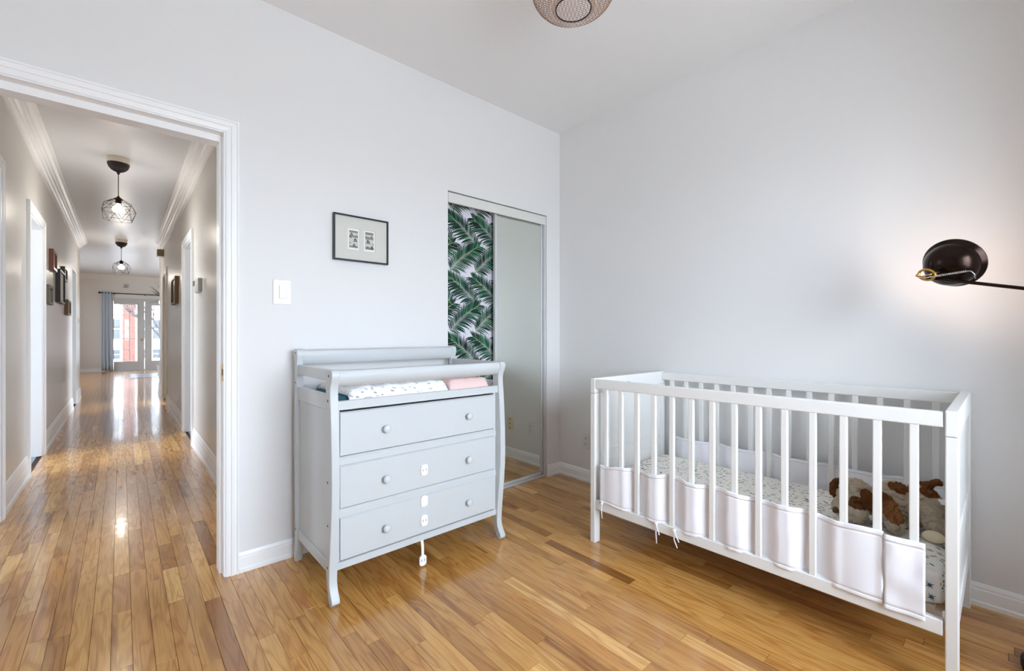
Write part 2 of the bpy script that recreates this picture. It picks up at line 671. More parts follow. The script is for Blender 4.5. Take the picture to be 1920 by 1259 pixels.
# ================================================================== STRUCTURE
DX0, DX1, DHEAD = -0.47, 0.342, 2.024          # doorway opening (at the stops)
CX0, CX1, CHEAD = 1.581, 2.502, 2.058          # closet opening
T = 0.12

b = MB()
wall_x(b, DOOR_Y, DOOR_Y + T, LEFT_X, CRIB_X + 0.12, CEIL, [(DX0 - 0.017, DX1 + 0.017, 0, DHEAD + 0.036), (CX0, CX1, 0, CHEAD)])
struct('wall_door', b, M['wall'], 'white room wall holding the doorway, the picture and the closet', 'wall')

b = MB()
b.box(CRIB_X, BACK_Y - T, 0, CRIB_X + 0.12, DOOR_Y, CEIL)
struct('wall_right', b, M['wall'], 'white wall behind the crib', 'wall')

b = MB()
wall_x(b, BACK_Y - T, BACK_Y, LEFT_X - T, CRIB_X, CEIL, [(WX0, WX1, WZ0, WZ1)])
struct('wall_back', b, M['wall'], 'white room wall behind the camera with the window', 'wall')

b = MB()
b.box(2.15, BACK_Y, 0, CRIB_X, -0.50, CEIL)  # added out of view to keep window light off the crib wall
struct('wall_light_blocker', b, M['wall'], 'added white block right of the window, behind the camera, shading the crib wall', 'wall')

b = MB()
b.box(LEFT_X - T, BACK_Y, 0, LEFT_X, DOOR_Y + T, CEIL)
struct('wall_left', b, M['wall'], 'white room wall left of the camera', 'wall')

b = MB()
b.box(LEFT_X - T, BACK_Y - T, CEIL, CRIB_X + 0.12, DOOR_Y + T, CEIL + 0.1)
struct('ceiling', b, M['ceiling'], 'white flat ceiling of the nursery', 'ceiling')
b = MB()
b.box(-3.3, DOOR_Y + T, CEIL, 3.3, HALL_END, CEIL + 0.1)
b.box(-3.3, HALL_END - 0.05, CEIL + 0.1, 3.3, HALL_END, FAR_CEIL + 0.1)
struct('ceiling_hall', b, M['hallceil'], 'pale grey ceiling of the hallway', 'ceiling')
b = MB()
b.box(-3.3, HALL_END, FAR_CEIL, 3.3, FAR_Y + 0.2, FAR_CEIL + 0.1)
struct('ceiling_far', b, M['hallceil'], 'white ceiling of the bright room at the end of the hallway', 'ceiling')

# hallway walls
L_OPEN = [(3.05, 3.98, 0, 2.10), (5.12, 5.92, 0, 2.10), (9.30, 10.02, 0, 2.13)]
R_OPEN = [(5.50, 6.28, 0, 2.12), (8.86, 9.76, 0, 2.12)]
b = MB()
wall_y(b, HXL - T, HXL, DOOR_Y + T, HALL_END, CEIL, L_OPEN)
struct('wall_hall_left', b, M['hallwall'], 'beige left wall of the hallway with framed pictures', 'wall')
b = MB()
wall_y(b, HXR, HXR + T, DOOR_Y + T, HALL_END - 0.15, CEIL, R_OPEN)
struct('wall_hall_right', b, M['hallwall'], 'beige right wall of the hallway with the thermostat', 'wall')

# rooms off the hallway: outer walls (left one has a window)
b = MB()
wall_y(b, -3.3, -3.2, DOOR_Y + T, FAR_Y + 0.2, FAR_CEIL, [(4.4, 7.0, 0.7, 2.3), (13.2, 15.6, 0.7, 2.3)])
b.box(-3.2, DOOR_Y + T, 0, LEFT_X - T, DOOR_Y + T + 0.1, CEIL)
b.box(-3.2, HALL_END - 0.1, 0, HXL - T, HALL_END, FAR_CEIL)
b.box(-3.2, 8.0, 0, HXL - T, 8.1, CEIL)
struct('wall_side_left', b, M['farwall'], 'outer walls of the rooms left of the hallway', 'wall')
b = MB()
wall_y(b, 3.2, 3.3, DOOR_Y + T, FAR_Y + 0.2, FAR_CEIL, [(6.4, 7.8, 0.7, 2.3), (8.4, 10.4, 0.7, 2.3)])  # window openings added to brighten the hallway
b.box(CRIB_X + 0.12, DOOR_Y, 0, 3.2, DOOR_Y + T, CEIL)
b.box(HXR + T, DOOR_Y + 0.85, 0, 3.2, DOOR_Y + 0.95, CEIL)
b.box(HXR + T, HALL_END - 0.15, 0, 3.2, HALL_END, FAR_CEIL)
struct('wall_side_right', b, M['farwall'], 'outer walls of the rooms right of the hallway', 'wall')
FDX0, FDX1, FDH = -0.21, 1.32, 2.20
b = MB()
wall_x(b, FAR_Y, FAR_Y + 0.2, -3.3, 3.3, FAR_CEIL, [(FDX0, FDX1, 0, FDH)])
struct('wall_far', b, M['farwall'], 'off white end wall with the glazed double doors', 'wall')
b = MB()
b.prism([(FAR_Y, FAR_CEIL), (FAR_Y, FAR_CEIL - 0.15), (FAR_Y - 0.02, FAR_CEIL - 0.15), (FAR_Y - 0.10, FAR_CEIL)], -3.2, 3.2, 'x')
struct('trim_1', b, M['farwall'], 'plain cornice along the far end wall', 'trim')

# ------------------------------------------------------------------ floor with single strips
FLOOR = MB()
FLOOR.box(-3.3, BACK_Y - T, -0.05, 3.3, FAR_Y + 0.2, -0.0085)
floor = struct('floor', FLOOR, M['subfloor'], 'varnished oak strip floor of nursery and hallway', 'floor')

PW = 0.0575
planks = []


def plank_run(xa, xb, y0, y1, rnd):
    y = y0 - rnd.random() * 0.5
    while y < y1:
        L = rnd.choice((0.28, 0.36, 0.45, 0.55, 0.62, 0.75, 0.9, 1.05)) * rnd.uniform(0.85, 1.15)
        ya, yb = max(y, y0), min(y + L, y1)
        if yb - ya > 0.02:
            planks.append((xa, xb, ya, yb))
        y += L


rnd = random.Random(3)
k0 = int(math.floor((-3.2 + 0.2) / PW))
for k in range(k0, int(3.2 / PW) + 4):
    xa = -0.2 + k * PW
    xb = xa + PW
    if xb > 3.2 or xa < -3.2:
        continue
    c = (xa + xb) / 2
    hall = HXL - 0.02 < c < HXR + 0.02
    if hall:
        plank_run(xa, xb, BACK_Y, FAR_Y, rnd)
    else:
        if LEFT_X < c < CRIB_X:
            plank_run(xa, min(xb, CRIB_X), BACK_Y, DOOR_Y + 0.07, rnd)
        if c < -1.6:
            continue
        plank_run(xa, xb, HALL_END - 0.16, FAR_Y, rnd)
# side-room floors
b = MB()
b.box(-3.2, DOOR_Y + T, -0.0085, HXL - 0.03, HALL_END - 0.17, -0.001)
b.box(HXR + 0.03, DOOR_Y + T, -0.0085, 3.2, HALL_END - 0.17, -0.001)
b.box(-3.2, HALL_END - 0.16, -0.0085, -1.66, FAR_Y, -0.001)
so = obj('side_floor', b, M['tile'], floor)


def in_view(x, y):
    d = FWX * x + FWY * y
    if d < 0.3:
        return 0
    px = 960 + FPX * (FWY * x - FWX * y) / d
    py = 628 + FPX * CAM_H / d
    return (1.0 / d ** 3) if (-20 < px < 1940 and py < 1280) else 0


def hidden(x, y):
    # behind the wall, away from the doorway
    if y > DOOR_Y:
        t = DOOR_Y / y
        return not (DX0 < x * t < DX1)
    return x > CRIB_X - 0.03 or (x > 2.0 and 0.2 < y < 1.4 and x > 2.25)


def score(p):
    xa, xb, ya, yb = p
    n = 6
    s = 0
    for i in range(n):
        y = ya + (yb - ya) * (i + 0.5) / n
        x = (xa + xb) / 2
        if not hidden(x, y):
            s += in_view(x, y)
    return s / n * (yb - ya) * (xb - xa)


def plank_geo(bm, lay, p, org, rnd):
    xa, xb, ya, yb = p
    g, c = 0.0004, 0.0007
    tone = min(1, max(0, rnd.gauss(0.55, 0.22)))
    if rnd.random() < 0.06:
        tone = rnd.uniform(0.0, 0.15)
    colv = (tone, rnd.random() ** 2.2, rnd.random(), 1)
    tilt = [rnd.uniform(-0.00016, 0.00016) for _ in range(4)]
    o = Vector(org)
    lo = [bm.verts.new(Vector(q) - o) for q in ((xa + g, ya + g, -0.0084), (xb - g, ya + g, -0.0084), (xb - g, yb - g, -0.0084), (xa + g, yb - g, -0.0084))]
    md = [bm.verts.new(Vector(q) - o) for q in ((xa + g, ya + g, -0.0008), (xb - g, ya + g, -0.0008), (xb - g, yb - g, -0.0008), (xa + g, yb - g, -0.0008))]
    hi = [bm.verts.new(Vector(q) - o) for q in ((xa + c, ya + c, tilt[0]), (xb - c, ya + c, tilt[1]), (xb - c, yb - c, tilt[2]), (xa + c, yb - c, tilt[3]))]
    for v in lo + md + hi:
        v[lay] = colv
    for A, B in ((lo, md), (md, hi)):
        for i in range(4):
            j = (i + 1) % 4
            bm.faces.new((A[i], A[j], B[j], B[i]))
    bm.faces.new(hi)


planks.sort(key=score, reverse=True)
rest = bmesh.new()
rlay = rest.verts.layers.float_color.new('tint')
for i, p in enumerate(planks):
    if i < 299:
        bm = bmesh.new()
        lay = bm.verts.layers.float_color.new('tint')
        org = ((p[0] + p[1]) / 2, (p[2] + p[3]) / 2, 0)
        plank_geo(bm, lay, p, org, rnd)
        me = bpy.data.meshes.new('plank')
        bm.to_mesh(me)
        bm.free()
        me.materials.append(M['plank'])
        o = bpy.data.objects.new('plank', me)
        COL.objects.link(o)
        o.parent = floor
        o.location = org
    else:
        plank_geo(rest, rlay, p, (0, 0, 0), rnd)
me = bpy.data.meshes.new('plank')
rest.to_mesh(me)
rest.free()
me.materials.append(M['plank'])
o = bpy.data.objects.new('plank', me)
COL.objects.link(o)
o.parent = floor
o['kind'] = 'stuff'

# ------------------------------------------------------------------ baseboards
BBR = [(0, 0), (0.017, 0), (0.017, 0.016), (0.012, 0.022), (0.012, 0.066), (0.009, 0.070), (0.009, 0.078), (0.004, 0.090), (0, 0.091)]
BBH = [(0, 0), (0.020, 0), (0.020, 0.030), (0.014, 0.042), (0.014, 0.100), (0.012, 0.112), (0.012, 0.140), (0.007, 0.160), (0.007, 0.172), (0, 0.180)]


def bb_on_y(mb, prof, yw, x0, x1, s=-1):      # board on a wall that runs along x; s = side it sticks out to
    mb.prism([(yw + s * t, z) for t, z in prof], x0, x1, 'x')


def bb_on_x(mb, prof, xw, y0, y1, s=-1):
    mb.prism([(xw + s * t, z) for t, z in prof], y0, y1, 'y')


b = MB()
bb_on_y(b, BBR, DOOR_Y, 0.413, CX0)
struct('baseboard_door', b, M['trim'], 'white baseboard between the doorway and the closet', 'baseboard')
b = MB()
bb_on_y(b, BBR, DOOR_Y, LEFT_X, DX0 - 0.071)
struct('baseboard_left', b, M['trim'], 'white baseboard left of the doorway', 'baseboard')
b = MB()
bb_on_y(b, BBR, DOOR_Y, CX1, CRIB_X)
struct('baseboard_corner', b, M['trim'], 'short white baseboard between closet and room corner', 'baseboard')
b = MB()
bb_on_x(b, BBR, CRIB_X, BACK_Y, DOOR_Y)
struct('baseboard_right', b, M['trim'], 'white baseboard along the wall behind the crib', 'baseboard')
b = MB()
bb_on_x(b, BBR, LEFT_X, BACK_Y, DOOR_Y, 1)
bb_on_y(b, BBR, BACK_Y, LEFT_X, CRIB_X, 1)
struct('baseboard_back', b, M['trim'], 'white baseboard behind the camera', 'baseboard')
b = MB()
for ya, yb in ((4.055, 5.045), (5.995, 9.30), (10.02, HALL_END + 0.015)):
    bb_on_x(b, BBH, HXL, ya, yb, 1)
bb_on_y(b, BBH, HALL_END, -2.2, HXL + 0.015, 1)
struct('baseboard_hall_left', b, M['trim'], 'tall white baseboard along the left hallway wall', 'baseboard')
b = MB()
for ya, yb in ((DOOR_Y + T, 5.425), (6.355, 8.785), (9.835, HALL_END - 0.14)):
    bb_on_x(b, BBH, HXR, ya, yb, -1)
struct('baseboard_hall_right', b, M['trim'], 'tall white baseboard along the right hallway wall', 'baseboard')
b = MB()
bb_on_y(b, BBR, FAR_Y, -3.2, FDX0 - 0.06)
bb_on_y(b, BBR, FAR_Y, FDX1 + 0.06, 3.2)
struct('baseboard_far', b, M['trim'], 'white baseboard along the far end wall', 'baseboard')

# ------------------------------------------------------------------ hallway crown mouldings
CROWN = [(0, -0.165), (0.010, -0.165), (0.012, -0.152), (0.006, -0.146), (0.006, -0.108), (0.022, -0.100), (0.026, -0.086), (0.040, -0.076),
         (0.046, -0.060), (0.060, -0.056), (0.066, -0.040), (0.086, -0.030), (0.092, -0.014), (0.106, -0.012), (0.106, 0), (0, 0)]
b = MB()
b.prism([(HXL + t, CEIL + z) for t, z in CROWN], DOOR_Y + T, 10.78, 'y')
struct('trim_2', b, M['trim'], 'white stepped crown moulding on the left side of the hallway', 'crown moulding')
b = MB()
b.prism([(HXR - t, CEIL + z) for t, z in CROWN], DOOR_Y + T, 9.9, 'y')
struct('trim_3', b, M['trim'], 'white stepped crown moulding on the right side of the hallway', 'crown moulding')

# ------------------------------------------------------------------ doorway of the nursery: jamb, stop, casing
CAS = [(0, 0), (0.053, 0), (0.053, -0.018), (0.046, -0.020), (0.043, -0.015), (0.036, -0.015), (0.033, -0.018), (0.024, -0.018), (0.021, -0.014), (0.012, -0.013), (0.006, -0.012), (0, -0.010)]
jx = DX1 + 0.017
jl = DX0 - 0.017
jz = DHEAD + 0.036
doorway = bpy.data.objects.new('door_1', None)
COL.objects.link(doorway)
doorway.location = (0, DOOR_Y, 0)
doorway['kind'] = 'structure'
tag(doorway, 'white cased doorway from the nursery into the hallway', 'doorway')
b = MB()
b.box(jx - 0.006, DOOR_Y - 0.004, 0, jx + 0.012, DOOR_Y + T + 0.004, jz - 0.006)
b.box(jl - 0.012, DOOR_Y - 0.004, 0, jl + 0.006, DOOR_Y + T + 0.004, jz - 0.006)
b.box(jl - 0.012, DOOR_Y - 0.004, jz - 0.006, jx + 0.012, DOOR_Y + T + 0.004, jz + 0.012)
obj('jamb', b, M['trim'], doorway)
b = MB()
b.box(DX1, DOOR_Y + 0.045, 0, jx - 0.006, DOOR_Y + T, DHEAD)
b.box(jl + 0.006, DOOR_Y + 0.045, 0, DX0, DOOR_Y + T, DHEAD)
b.box(jl + 0.006, DOOR_Y + 0.045, DHEAD, jx - 0.006, DOOR_Y + T, jz - 0.006)
obj('stop', b, M['trim'], doorway)
b = MB()
mitred(b, CAS, lambda p: (0, jz + p[0]), lambda p, e: (jx + p[0], DOOR_Y + p[1], e))
obj('casing', b, M['trim'], doorway)
b = MB()
mitred(b, CAS, lambda p: (0, jz + p[0]), lambda p, e: (jl - p[0], DOOR_Y + p[1], e))
obj('casing', b, M['trim'], doorway)
b = MB()
mitred(b, CAS, lambda p: (jl - p[0], jx + p[0]), lambda p, e: (e, DOOR_Y + p[1], jz + p[0]))
obj('casing', b, M['trim'], doorway)
b = MB()
b.box(jx - 0.0075, DOOR_Y + 0.008, 0.905, jx - 0.0055, DOOR_Y + 0.036, 0.985)
o = obj('strike_plate', b, M['brass'], doorway)
o['label'] = 'small brass strike plate'
b = MB()
b.box(jx - 0.0085, DOOR_Y + 0.014, 0.93, jx - 0.007, DOOR_Y + 0.03, 0.96)
obj('latch_hole', b, M['hole'], o)


# doorways off the hallway: casings and jambs
def hall_doorway(n, xw, s, ya, yb, head, label, cased=True, jm=None):
    d = bpy.data.objects.new('door_%d' % n, None)
    COL.objects.link(d)
    d.location = (xw, (ya + yb) / 2, 0)
    d['kind'] = 'structure'
    tag(d, label, 'doorway')
    b = MB()
    xi = xw - s * T
    lo, hi = min(xw, xi) - 0.003, max(xw, xi) + 0.003
    b.box(lo, ya - 0.001, 0, hi, ya + 0.016, head - 0.016)
    b.box(lo, yb - 0.016, 0, hi, yb + 0.001, head - 0.016)
    b.box(lo, ya - 0.001, head - 0.016, hi, yb + 0.001, head + 0.001)
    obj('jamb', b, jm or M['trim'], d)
    if cased:
        for yy, q in ((ya, -1), (yb, 1)):
            b = MB()
            mitred(b, CAS, lambda p: (0, head + p[0] * 1.42), lambda p, e: (xw - s * p[1] * 1.2, yy + q * p[0] * 1.42, e))
            obj('casing', b, M['trim'], d)
        b = MB()
        mitred(b, CAS, lambda p: (ya - p[0] * 1.42, yb + p[0] * 1.42), lambda p, e: (xw - s * p[1] * 1.2, e, head + p[0] * 1.42))
        obj('casing', b, M['trim'], d)
    return d


hall_doorway(2, HXL, 1, 3.05, 3.98, 2.10, 'white door casing nearest the camera on the left hallway wall')
hall_doorway(3, HXL, 1, 5.12, 5.92, 2.10, 'white cased doorway on the left hallway wall before the pictures')
hall_doorway(4, HXL, 1, 9.30, 10.02, 2.13, 'uncased grey opening on the left hallway wall beyond the pictures', False)
hall_doorway(5, HXR, -1, 5.50, 6.28, 2.12, 'cased doorway on the right hallway wall beside the thermostat')
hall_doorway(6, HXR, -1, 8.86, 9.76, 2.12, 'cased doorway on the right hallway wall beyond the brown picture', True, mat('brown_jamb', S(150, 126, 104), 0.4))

# window behind the camera
win = bpy.data.objects.new('window_1', None)
COL.objects.link(win)
win.location = ((WX0 + WX1) / 2, BACK_Y, WZ0)
win['kind'] = 'structure'
tag(win, 'white double window behind the camera', 'window')
b = MB()
fy0, fy1 = BACK_Y - 0.09, BACK_Y - 0.04
b.box(WX0, fy0, WZ0, WX0 + 0.05, fy1, WZ1).box(WX1 - 0.05, fy0, WZ0, WX1, fy1, WZ1)
b.box(WX0 + 0.05, fy0, WZ0, WX1 - 0.05, fy1, WZ0 + 0.05).box(WX0 + 0.05, fy0, WZ1 - 0.05, WX1 - 0.05, fy1, WZ1)
xm = (WX0 + WX1) / 2
b.box(xm - 0.03, fy0, WZ0 + 0.05, xm + 0.03, fy1, WZ1 - 0.05)
obj('window_frame', b, M['trim'], win)
for xa, xb in ((WX0 + 0.05, xm - 0.03), (xm + 0.03, WX1 - 0.05)):
    b = MB()
    b.box(xa, BACK_Y - 0.068, WZ0 + 0.05, xb, BACK_Y - 0.063, WZ1 - 0.05)
    obj('pane', b, M['glass'], win)
b = MB()
b.box(WX0 - 0.05, BACK_Y, WZ0 - 0.03, WX1 + 0.05, BACK_Y + 0.05, WZ0, 0.004)
obj('window_sill', b, M['trim'], win)
# ================================================================== CLOSET
closet = thing('sliding_closet_doors', ((CX0 + CX1) / 2, DOOR_Y + 0.05, 0), 'sliding closet doors, one mirrored and one covered in palm leaf paper', 'closet doors')
b = MB()
b.box(CX0 + 0.004, DOOR_Y + 0.002, 1.992, CX1 - 0.002, DOOR_Y + 0.016, 2.050, 0.002)
b.box(CX0 + 0.004, DOOR_Y + 0.0005, 1.984, CX1 - 0.002, DOOR_Y + 0.018, 1.998, 0.002)
b.box(CX0 + 0.004, DOOR_Y + 0.016, 2.036, CX1 - 0.002, DOOR_Y + 0.105, 2.050)
obj('top_track', b, M['track'], closet)
b = MB()
b.box(CX0 + 0.002, DOOR_Y + 0.010, 0.0005, CX1 - 0.002, DOOR_Y + 0.026, 0.016, 0.002)
b.box(CX0 + 0.002, DOOR_Y + 0.026, 0.0005, CX1 - 0.002, DOOR_Y + 0.095, 0.007)
b.box(CX0 + 0.002, DOOR_Y + 0.056, 0.0005, CX1 - 0.002, DOOR_Y + 0.064, 0.014)
obj('bottom_track', b, M['alu'], closet)
b = MB()
b.box(CX1 - 0.016, DOOR_Y + 0.004, 0.016, CX1 - 0.002, DOOR_Y + 0.060, 1.99, 0.002)
obj('side_channel', b, M['alu'], closet)
# mirror door (front track)
MX0, MX1 = 1.995, CX1 - 0.018
my = DOOR_Y + 0.032
md = MB()
md.box(MX0 + 0.020, my, 0.030, MX1 - 0.012, my + 0.005, 1.998)
mirror = obj('mirror_door', md, M['mirror'], closet)
mirror['label'] = 'tall mirror pane reflecting the wall and floor'
b = MB()
b.box(MX0, my - 0.010, 0.016, MX0 + 0.010, my + 0.016, 1.998, 0.003)
b.box(MX0 + 0.010, my - 0.006, 0.016, MX0 + 0.024, my + 0.014, 1.998, 0.003)
obj('stile', b, M['alu'], mirror)
b = MB()
b.box(MX1 - 0.016, my - 0.008, 0.016, MX1, my + 0.014, 1.998, 0.003)
obj('stile', b, M['alu'], mirror)
b = MB()
b.box(MX0, my - 0.008, 0.016, MX1, my + 0.014, 0.034, 0.003)
obj('rail', b, M['alu'], mirror)
# papered door (rear track)
py_ = DOOR_Y + 0.072
b = MB()
b.box(CX0 + 0.004, py_, 0.016, 2.060, py_ + 0.012, 2.03)
pdoor = obj('papered_door', b, M['lilac'], closet)
pdoor['label'] = 'door panel covered in green palm leaf paper'
b = MB()
b.box(2.024, py_ - 0.006, 0.016, 2.034, py_ + 0.0, 2.03)
obj('stile', b, M['hole'], pdoor)

# palm print: every leaflet a flat sliver of ink on the paper
bm = bmesh.new()
lay = bm.verts.layers.float_color.new('tint')
prn = random.Random(11)


def sliver(p0, d0, bend, L, wd, col, y, segs=4):
    pts = []
    a = atan2(d0[1], d0[0])
    x, z = p0
    for i in range(segs + 1):
        t = i / segs
        wdt = wd * (sin(pi * min(1, 0.12 + t * 0.88)) ** 0.7) * 0.5
        nx, nz = -sin(a), cos(a)
        pts.append(((x + nx * wdt, z + nz * wdt), (x - nx * wdt, z - nz * wdt)))
        x += cos(a) * L / segs
        z += sin(a) * L / segs
        a += bend / segs
    vs = []
    for q0, q1 in pts:
        for q in (q0, q1):
            v = bm.verts.new((q[0], y, q[1]))
            v[lay] = col
            vs.append(v)
    for i in range(segs):
        try:
            bm.faces.new((vs[2 * i], vs[2 * i + 1], vs[2 * i + 3], vs[2 * i + 2]))
        except ValueError:
            pass


GREENS = [S(14, 50, 38), S(22, 70, 50), S(12, 40, 34), S(34, 90, 66), S(48, 108, 80), S(18, 60, 40), S(10, 30, 28)]


def frond(bx, bz, mirror_, y):
    s = -1 if mirror_ else 1
    # spine from the base, up and to the left (right when mirrored), arching over
    P = [(0, 0), (-0.075 * s, 0.082), (-0.155 * s, 0.142), (-0.248 * s, 0.190)]

    def spine(t):
        u = 1 - t
        return tuple(u ** 3 * P[0][i] + 3 * u * u * t * P[1][i] + 3 * u * t * t * P[2][i] + t ** 3 * P[3][i] for i in (0, 1))
    n = 26
    for i in range(n):
        t = 0.04 + 0.95 * i / (n - 1)
        x, z = spine(t)
        x2, z2 = spine(min(1, t + 0.02))
        x1, z1 = spine(max(0, t - 0.02))
        a = atan2(z2 - z1, x2 - x1)
        prof = (0.45 + 0.75 * sin(pi * (0.12 + 0.80 * t)))
        for side in (-1, 1):
            spread = radians(62 - 34 * t) * side
            L = 0.098 * prof * (1.15 if side == s else 0.85) * prn.uniform(0.85, 1.1)
            aa = a + spread
            col = prn.choice(GREENS)
            bend = -0.55 * s * prn.uniform(0.3, 1.2) if False else prn.uniform(0.2, 0.7) * (s if side == s else -s * 0.2)
            sliver((bx + x, bz + z), (cos(aa), sin(aa)), bend, L, 0.0098 * prn.uniform(0.8, 1.25), col, y - 0.00002 * (i % 3))
            if prn.random() < 0.26:
                sliver((bx + x, bz + z), (cos(aa), sin(aa)), bend, L * 0.8, 0.0028, S(118, 170, 130), y - 0.0001)
    for i in range(14):
        t0, t1 = i / 14, (i + 1) / 14
        a0, a1 = spine(t0), spine(t1)
        w_ = 0.0032 * (1 - 0.7 * t0)
        d = Vector((a1[0] - a0[0], 0, a1[1] - a0[1]))
        nrm = Vector((-d.z, 0, d.x)).normalized() * w_ * 0.5
        q = [Vector((bx + a0[0], y - 0.00018, bz + a0[1])) + nrm, Vector((bx + a0[0], y - 0.00018, bz + a0[1])) - nrm,
             Vector((bx + a1[0], y - 0.00018, bz + a1[1])) - nrm, Vector((bx + a1[0], y - 0.00018, bz + a1[1])) + nrm]
        vs = [bm.verts.new(v) for v in q]
        for v in vs:
            v[lay] = S(176, 190, 120)
        bm.faces.new(vs)


kk = 0
for row in range(-1, 6):
    for colm in range(-2, 4):
        frond(1.870 + 0.215 * colm, 1.742 - 0.414 * row, False, py_ - 0.0006 - 0.0004 * (kk % 3))
        kk += 1
        frond(1.640 + 0.215 * colm, 1.553 - 0.414 * row, True, py_ - 0.0006 - 0.0004 * (kk % 3))
        kk += 1
for co_, no_ in (((CX0 + 0.006, 0, 0), (-1, 0, 0)), ((2.0235, 0, 0), (1, 0, 0)), ((0, 0, 0.03), (0, 0, -1)), ((0, 0, 2.028), (0, 0, 1))):
    bmesh.ops.bisect_plane(bm, geom=bm.verts[:] + bm.edges[:] + bm.faces[:], plane_co=co_, plane_no=no_, clear_outer=True)
me = bpy.data.meshes.new('palm_print')
bm.normal_update()
bmesh.ops.translate(bm, verts=bm.verts, vec=-world_loc(pdoor))
bm.to_mesh(me)
bm.free()
me.materials.append(M['print'])
o = bpy.data.objects.new('palm_print', me)
COL.objects.link(o)
o.parent = pdoor
o['kind'] = 'stuff'
o['label'] = 'dark green palm fronds printed on the paper'
# inside of the closet
b = MB()
b.box(HXR + T, DOOR_Y + 0.75, 0, CRIB_X + 0.12, DOOR_Y + 0.85, CEIL)
b.box(CRIB_X, DOOR_Y + T, 0, CRIB_X + 0.12, DOOR_Y + 0.75, CEIL)
struct('wall_closet', b, M['wall'], 'plain walls inside the closet', 'wall')

# ================================================================== DRESSER / CHANGING TABLE
DX, DXE = 0.637, 1.575
dr = thing('changing_table_dresser', ((DX + DXE) / 2, 2.08, 0), 'pale grey changing table dresser with three drawers and sleigh curved posts', 'dresser')
FRONT_EDGE = [(1.838, 0.000), (1.826, 0.006), (1.818, 0.016), (1.821, 0.030), (1.836, 0.050), (1.848, 0.075), (1.851, 0.100), (1.848, 0.150), (1.840, 0.225), (1.829, 0.320),
              (1.821, 0.420), (1.819, 0.500), (1.821, 0.600), (1.827, 0.720), (1.833, 0.800), (1.838, 0.850), (1.840, 0.885), (1.836, 0.908), (1.825, 0.928), (1.818, 0.945), (1.818, 0.958), (1.825, 0.970), (1.838, 0.975)]
BACK_OF_FRONT = [(1.868, 0.974), (1.880, 0.964), (1.884, 0.945), (1.890, 0.900), (1.892, 0.60), (1.893, 0.30), (1.892, 0.14), (1.884, 0.10), (1.872, 0.055), (1.860, 0.020), (1.850, 0.003)]
fprof = FRONT_EDGE + BACK_OF_FRONT
b = MB()
b.prism(fprof, DX + 0.002, DX + 0.036, 'x', 0.0025)
fp = obj('front_post', b, M['grey'], dr, 'auto')
fp2 = again(fp, (DXE - DX - 0.038, 0, 0))
BK = [(2.336, 0.0), (2.346, 0.012), (2.348, 0.035), (2.340, 0.065), (2.331, 0.10), (2.329, 0.16), (2.335, 0.30), (2.342, 0.50), (2.343, 0.65), (2.338, 0.80), (2.331, 0.90), (2.330, 0.95),
      (2.338, 0.985), (2.347, 1.010), (2.349, 1.032), (2.343, 1.046), (2.332, 1.051),
      (2.310, 1.050), (2.296, 1.044), (2.290, 1.030), (2.292, 1.010), (2.302, 0.975), (2.306, 0.93), (2.300, 0.86), (2.296, 0.50), (2.296, 0.13), (2.296, 0.10), (2.306, 0.06), (2.318, 0.02), (2.326, 0.0)]
b = MB()
b.prism(BK, DX + 0.002, DX + 0.036, 'x', 0.0025)
bp = obj('back_post', b, M['grey'], dr, 'auto')
bp2 = again(bp, (DXE - DX - 0.038, 0, 0))
# bolt holes in the left posts
for (yy, zz) in ((1.856, 0.949), (1.866, 0.845), (1.868, 0.505), (1.868, 0.325), (1.872, 0.150), (2.320, 1.030), (2.318, 0.885), (2.315, 0.165)):
    b = MB()
    b.lathe([(0, 0), (0.0052, 0), (0.0052, 0.0012), (0, 0.0012)], Matrix.Translation((DX + 0.0028, yy, zz)) @ Matrix.Rotation(-pi / 2, 4, 'Y'), 12)
    obj('bolt_hole', b, M['hole'], fp if yy < 2 else bp)
xi0, xi1 = DX + 0.036, DXE - 0.036
# rolled front and back rails
froll = [(1.826, 0.955), (1.833, 0.968), (1.845, 0.972), (1.858, 0.968), (1.864, 0.950), (1.866, 0.925), (1.866, 0.906), (1.856, 0.902), (1.846, 0.906), (1.834, 0.920), (1.826, 0.938)]
b = MB()
b.prism(froll, xi0 - 0.001, xi1 + 0.001, 'x')
obj('front_rail', b, M['grey'], dr, 'auto')
broll = [(2.322, 1.047), (2.306, 1.046), (2.296, 1.038), (2.293, 1.022), (2.296, 1.000), (2.302, 0.980), (2.308, 0.974), (2.318, 0.976), (2.324, 1.000), (2.332, 1.030), (2.330, 1.043)]
b = MB()
b.prism(broll, xi0 - 0.001, xi1 + 0.001, 'x')
obj('back_rail', b, M['grey'], dr, 'auto')
# tray: side rails, lower rails, tray floor
for x0 in (DX + 0.008, DXE - 0.030):
    b = MB()
    b.box(x0, 1.885, 0.925, x0 + 0.022, 2.308, 0.972, 0.002)
    obj('side_rail', b, M['grey'], dr)
    b = MB()
    b.box(x0, 1.885, 0.802, x0 + 0.022, 2.308, 0.866, 0.002)
    obj('tray_side', b, M['grey'], dr)
    b = MB()
    b.box(x0 + 0.008, 1.885, 0.165, x0 + 0.018, 2.308, 0.805)
    obj('side_panel', b, M['grey'], dr)
    b = MB()
    b.box(x0, 1.885, 0.118, x0 + 0.022, 2.308, 0.168, 0.003)
    obj('bottom_side_rail', b, M['grey'], dr)
b = MB()
b.box(xi0 - 0.008, 1.845, 0.803, xi1 + 0.008, 1.868, 0.841, 0.002)
obj('tray_front', b, M['grey'], dr)
b = MB()
b.box(xi0 - 0.008, 2.305, 0.802, xi1 + 0.008, 2.322, 0.868, 0.002)
obj('tray_back', b, M['grey'], dr)
b = MB()
b.box(xi0 - 0.006, 1.868, 0.806, xi1 + 0.006, 2.306, 0.820)
obj('tray_floor', b, M['grey'], dr)
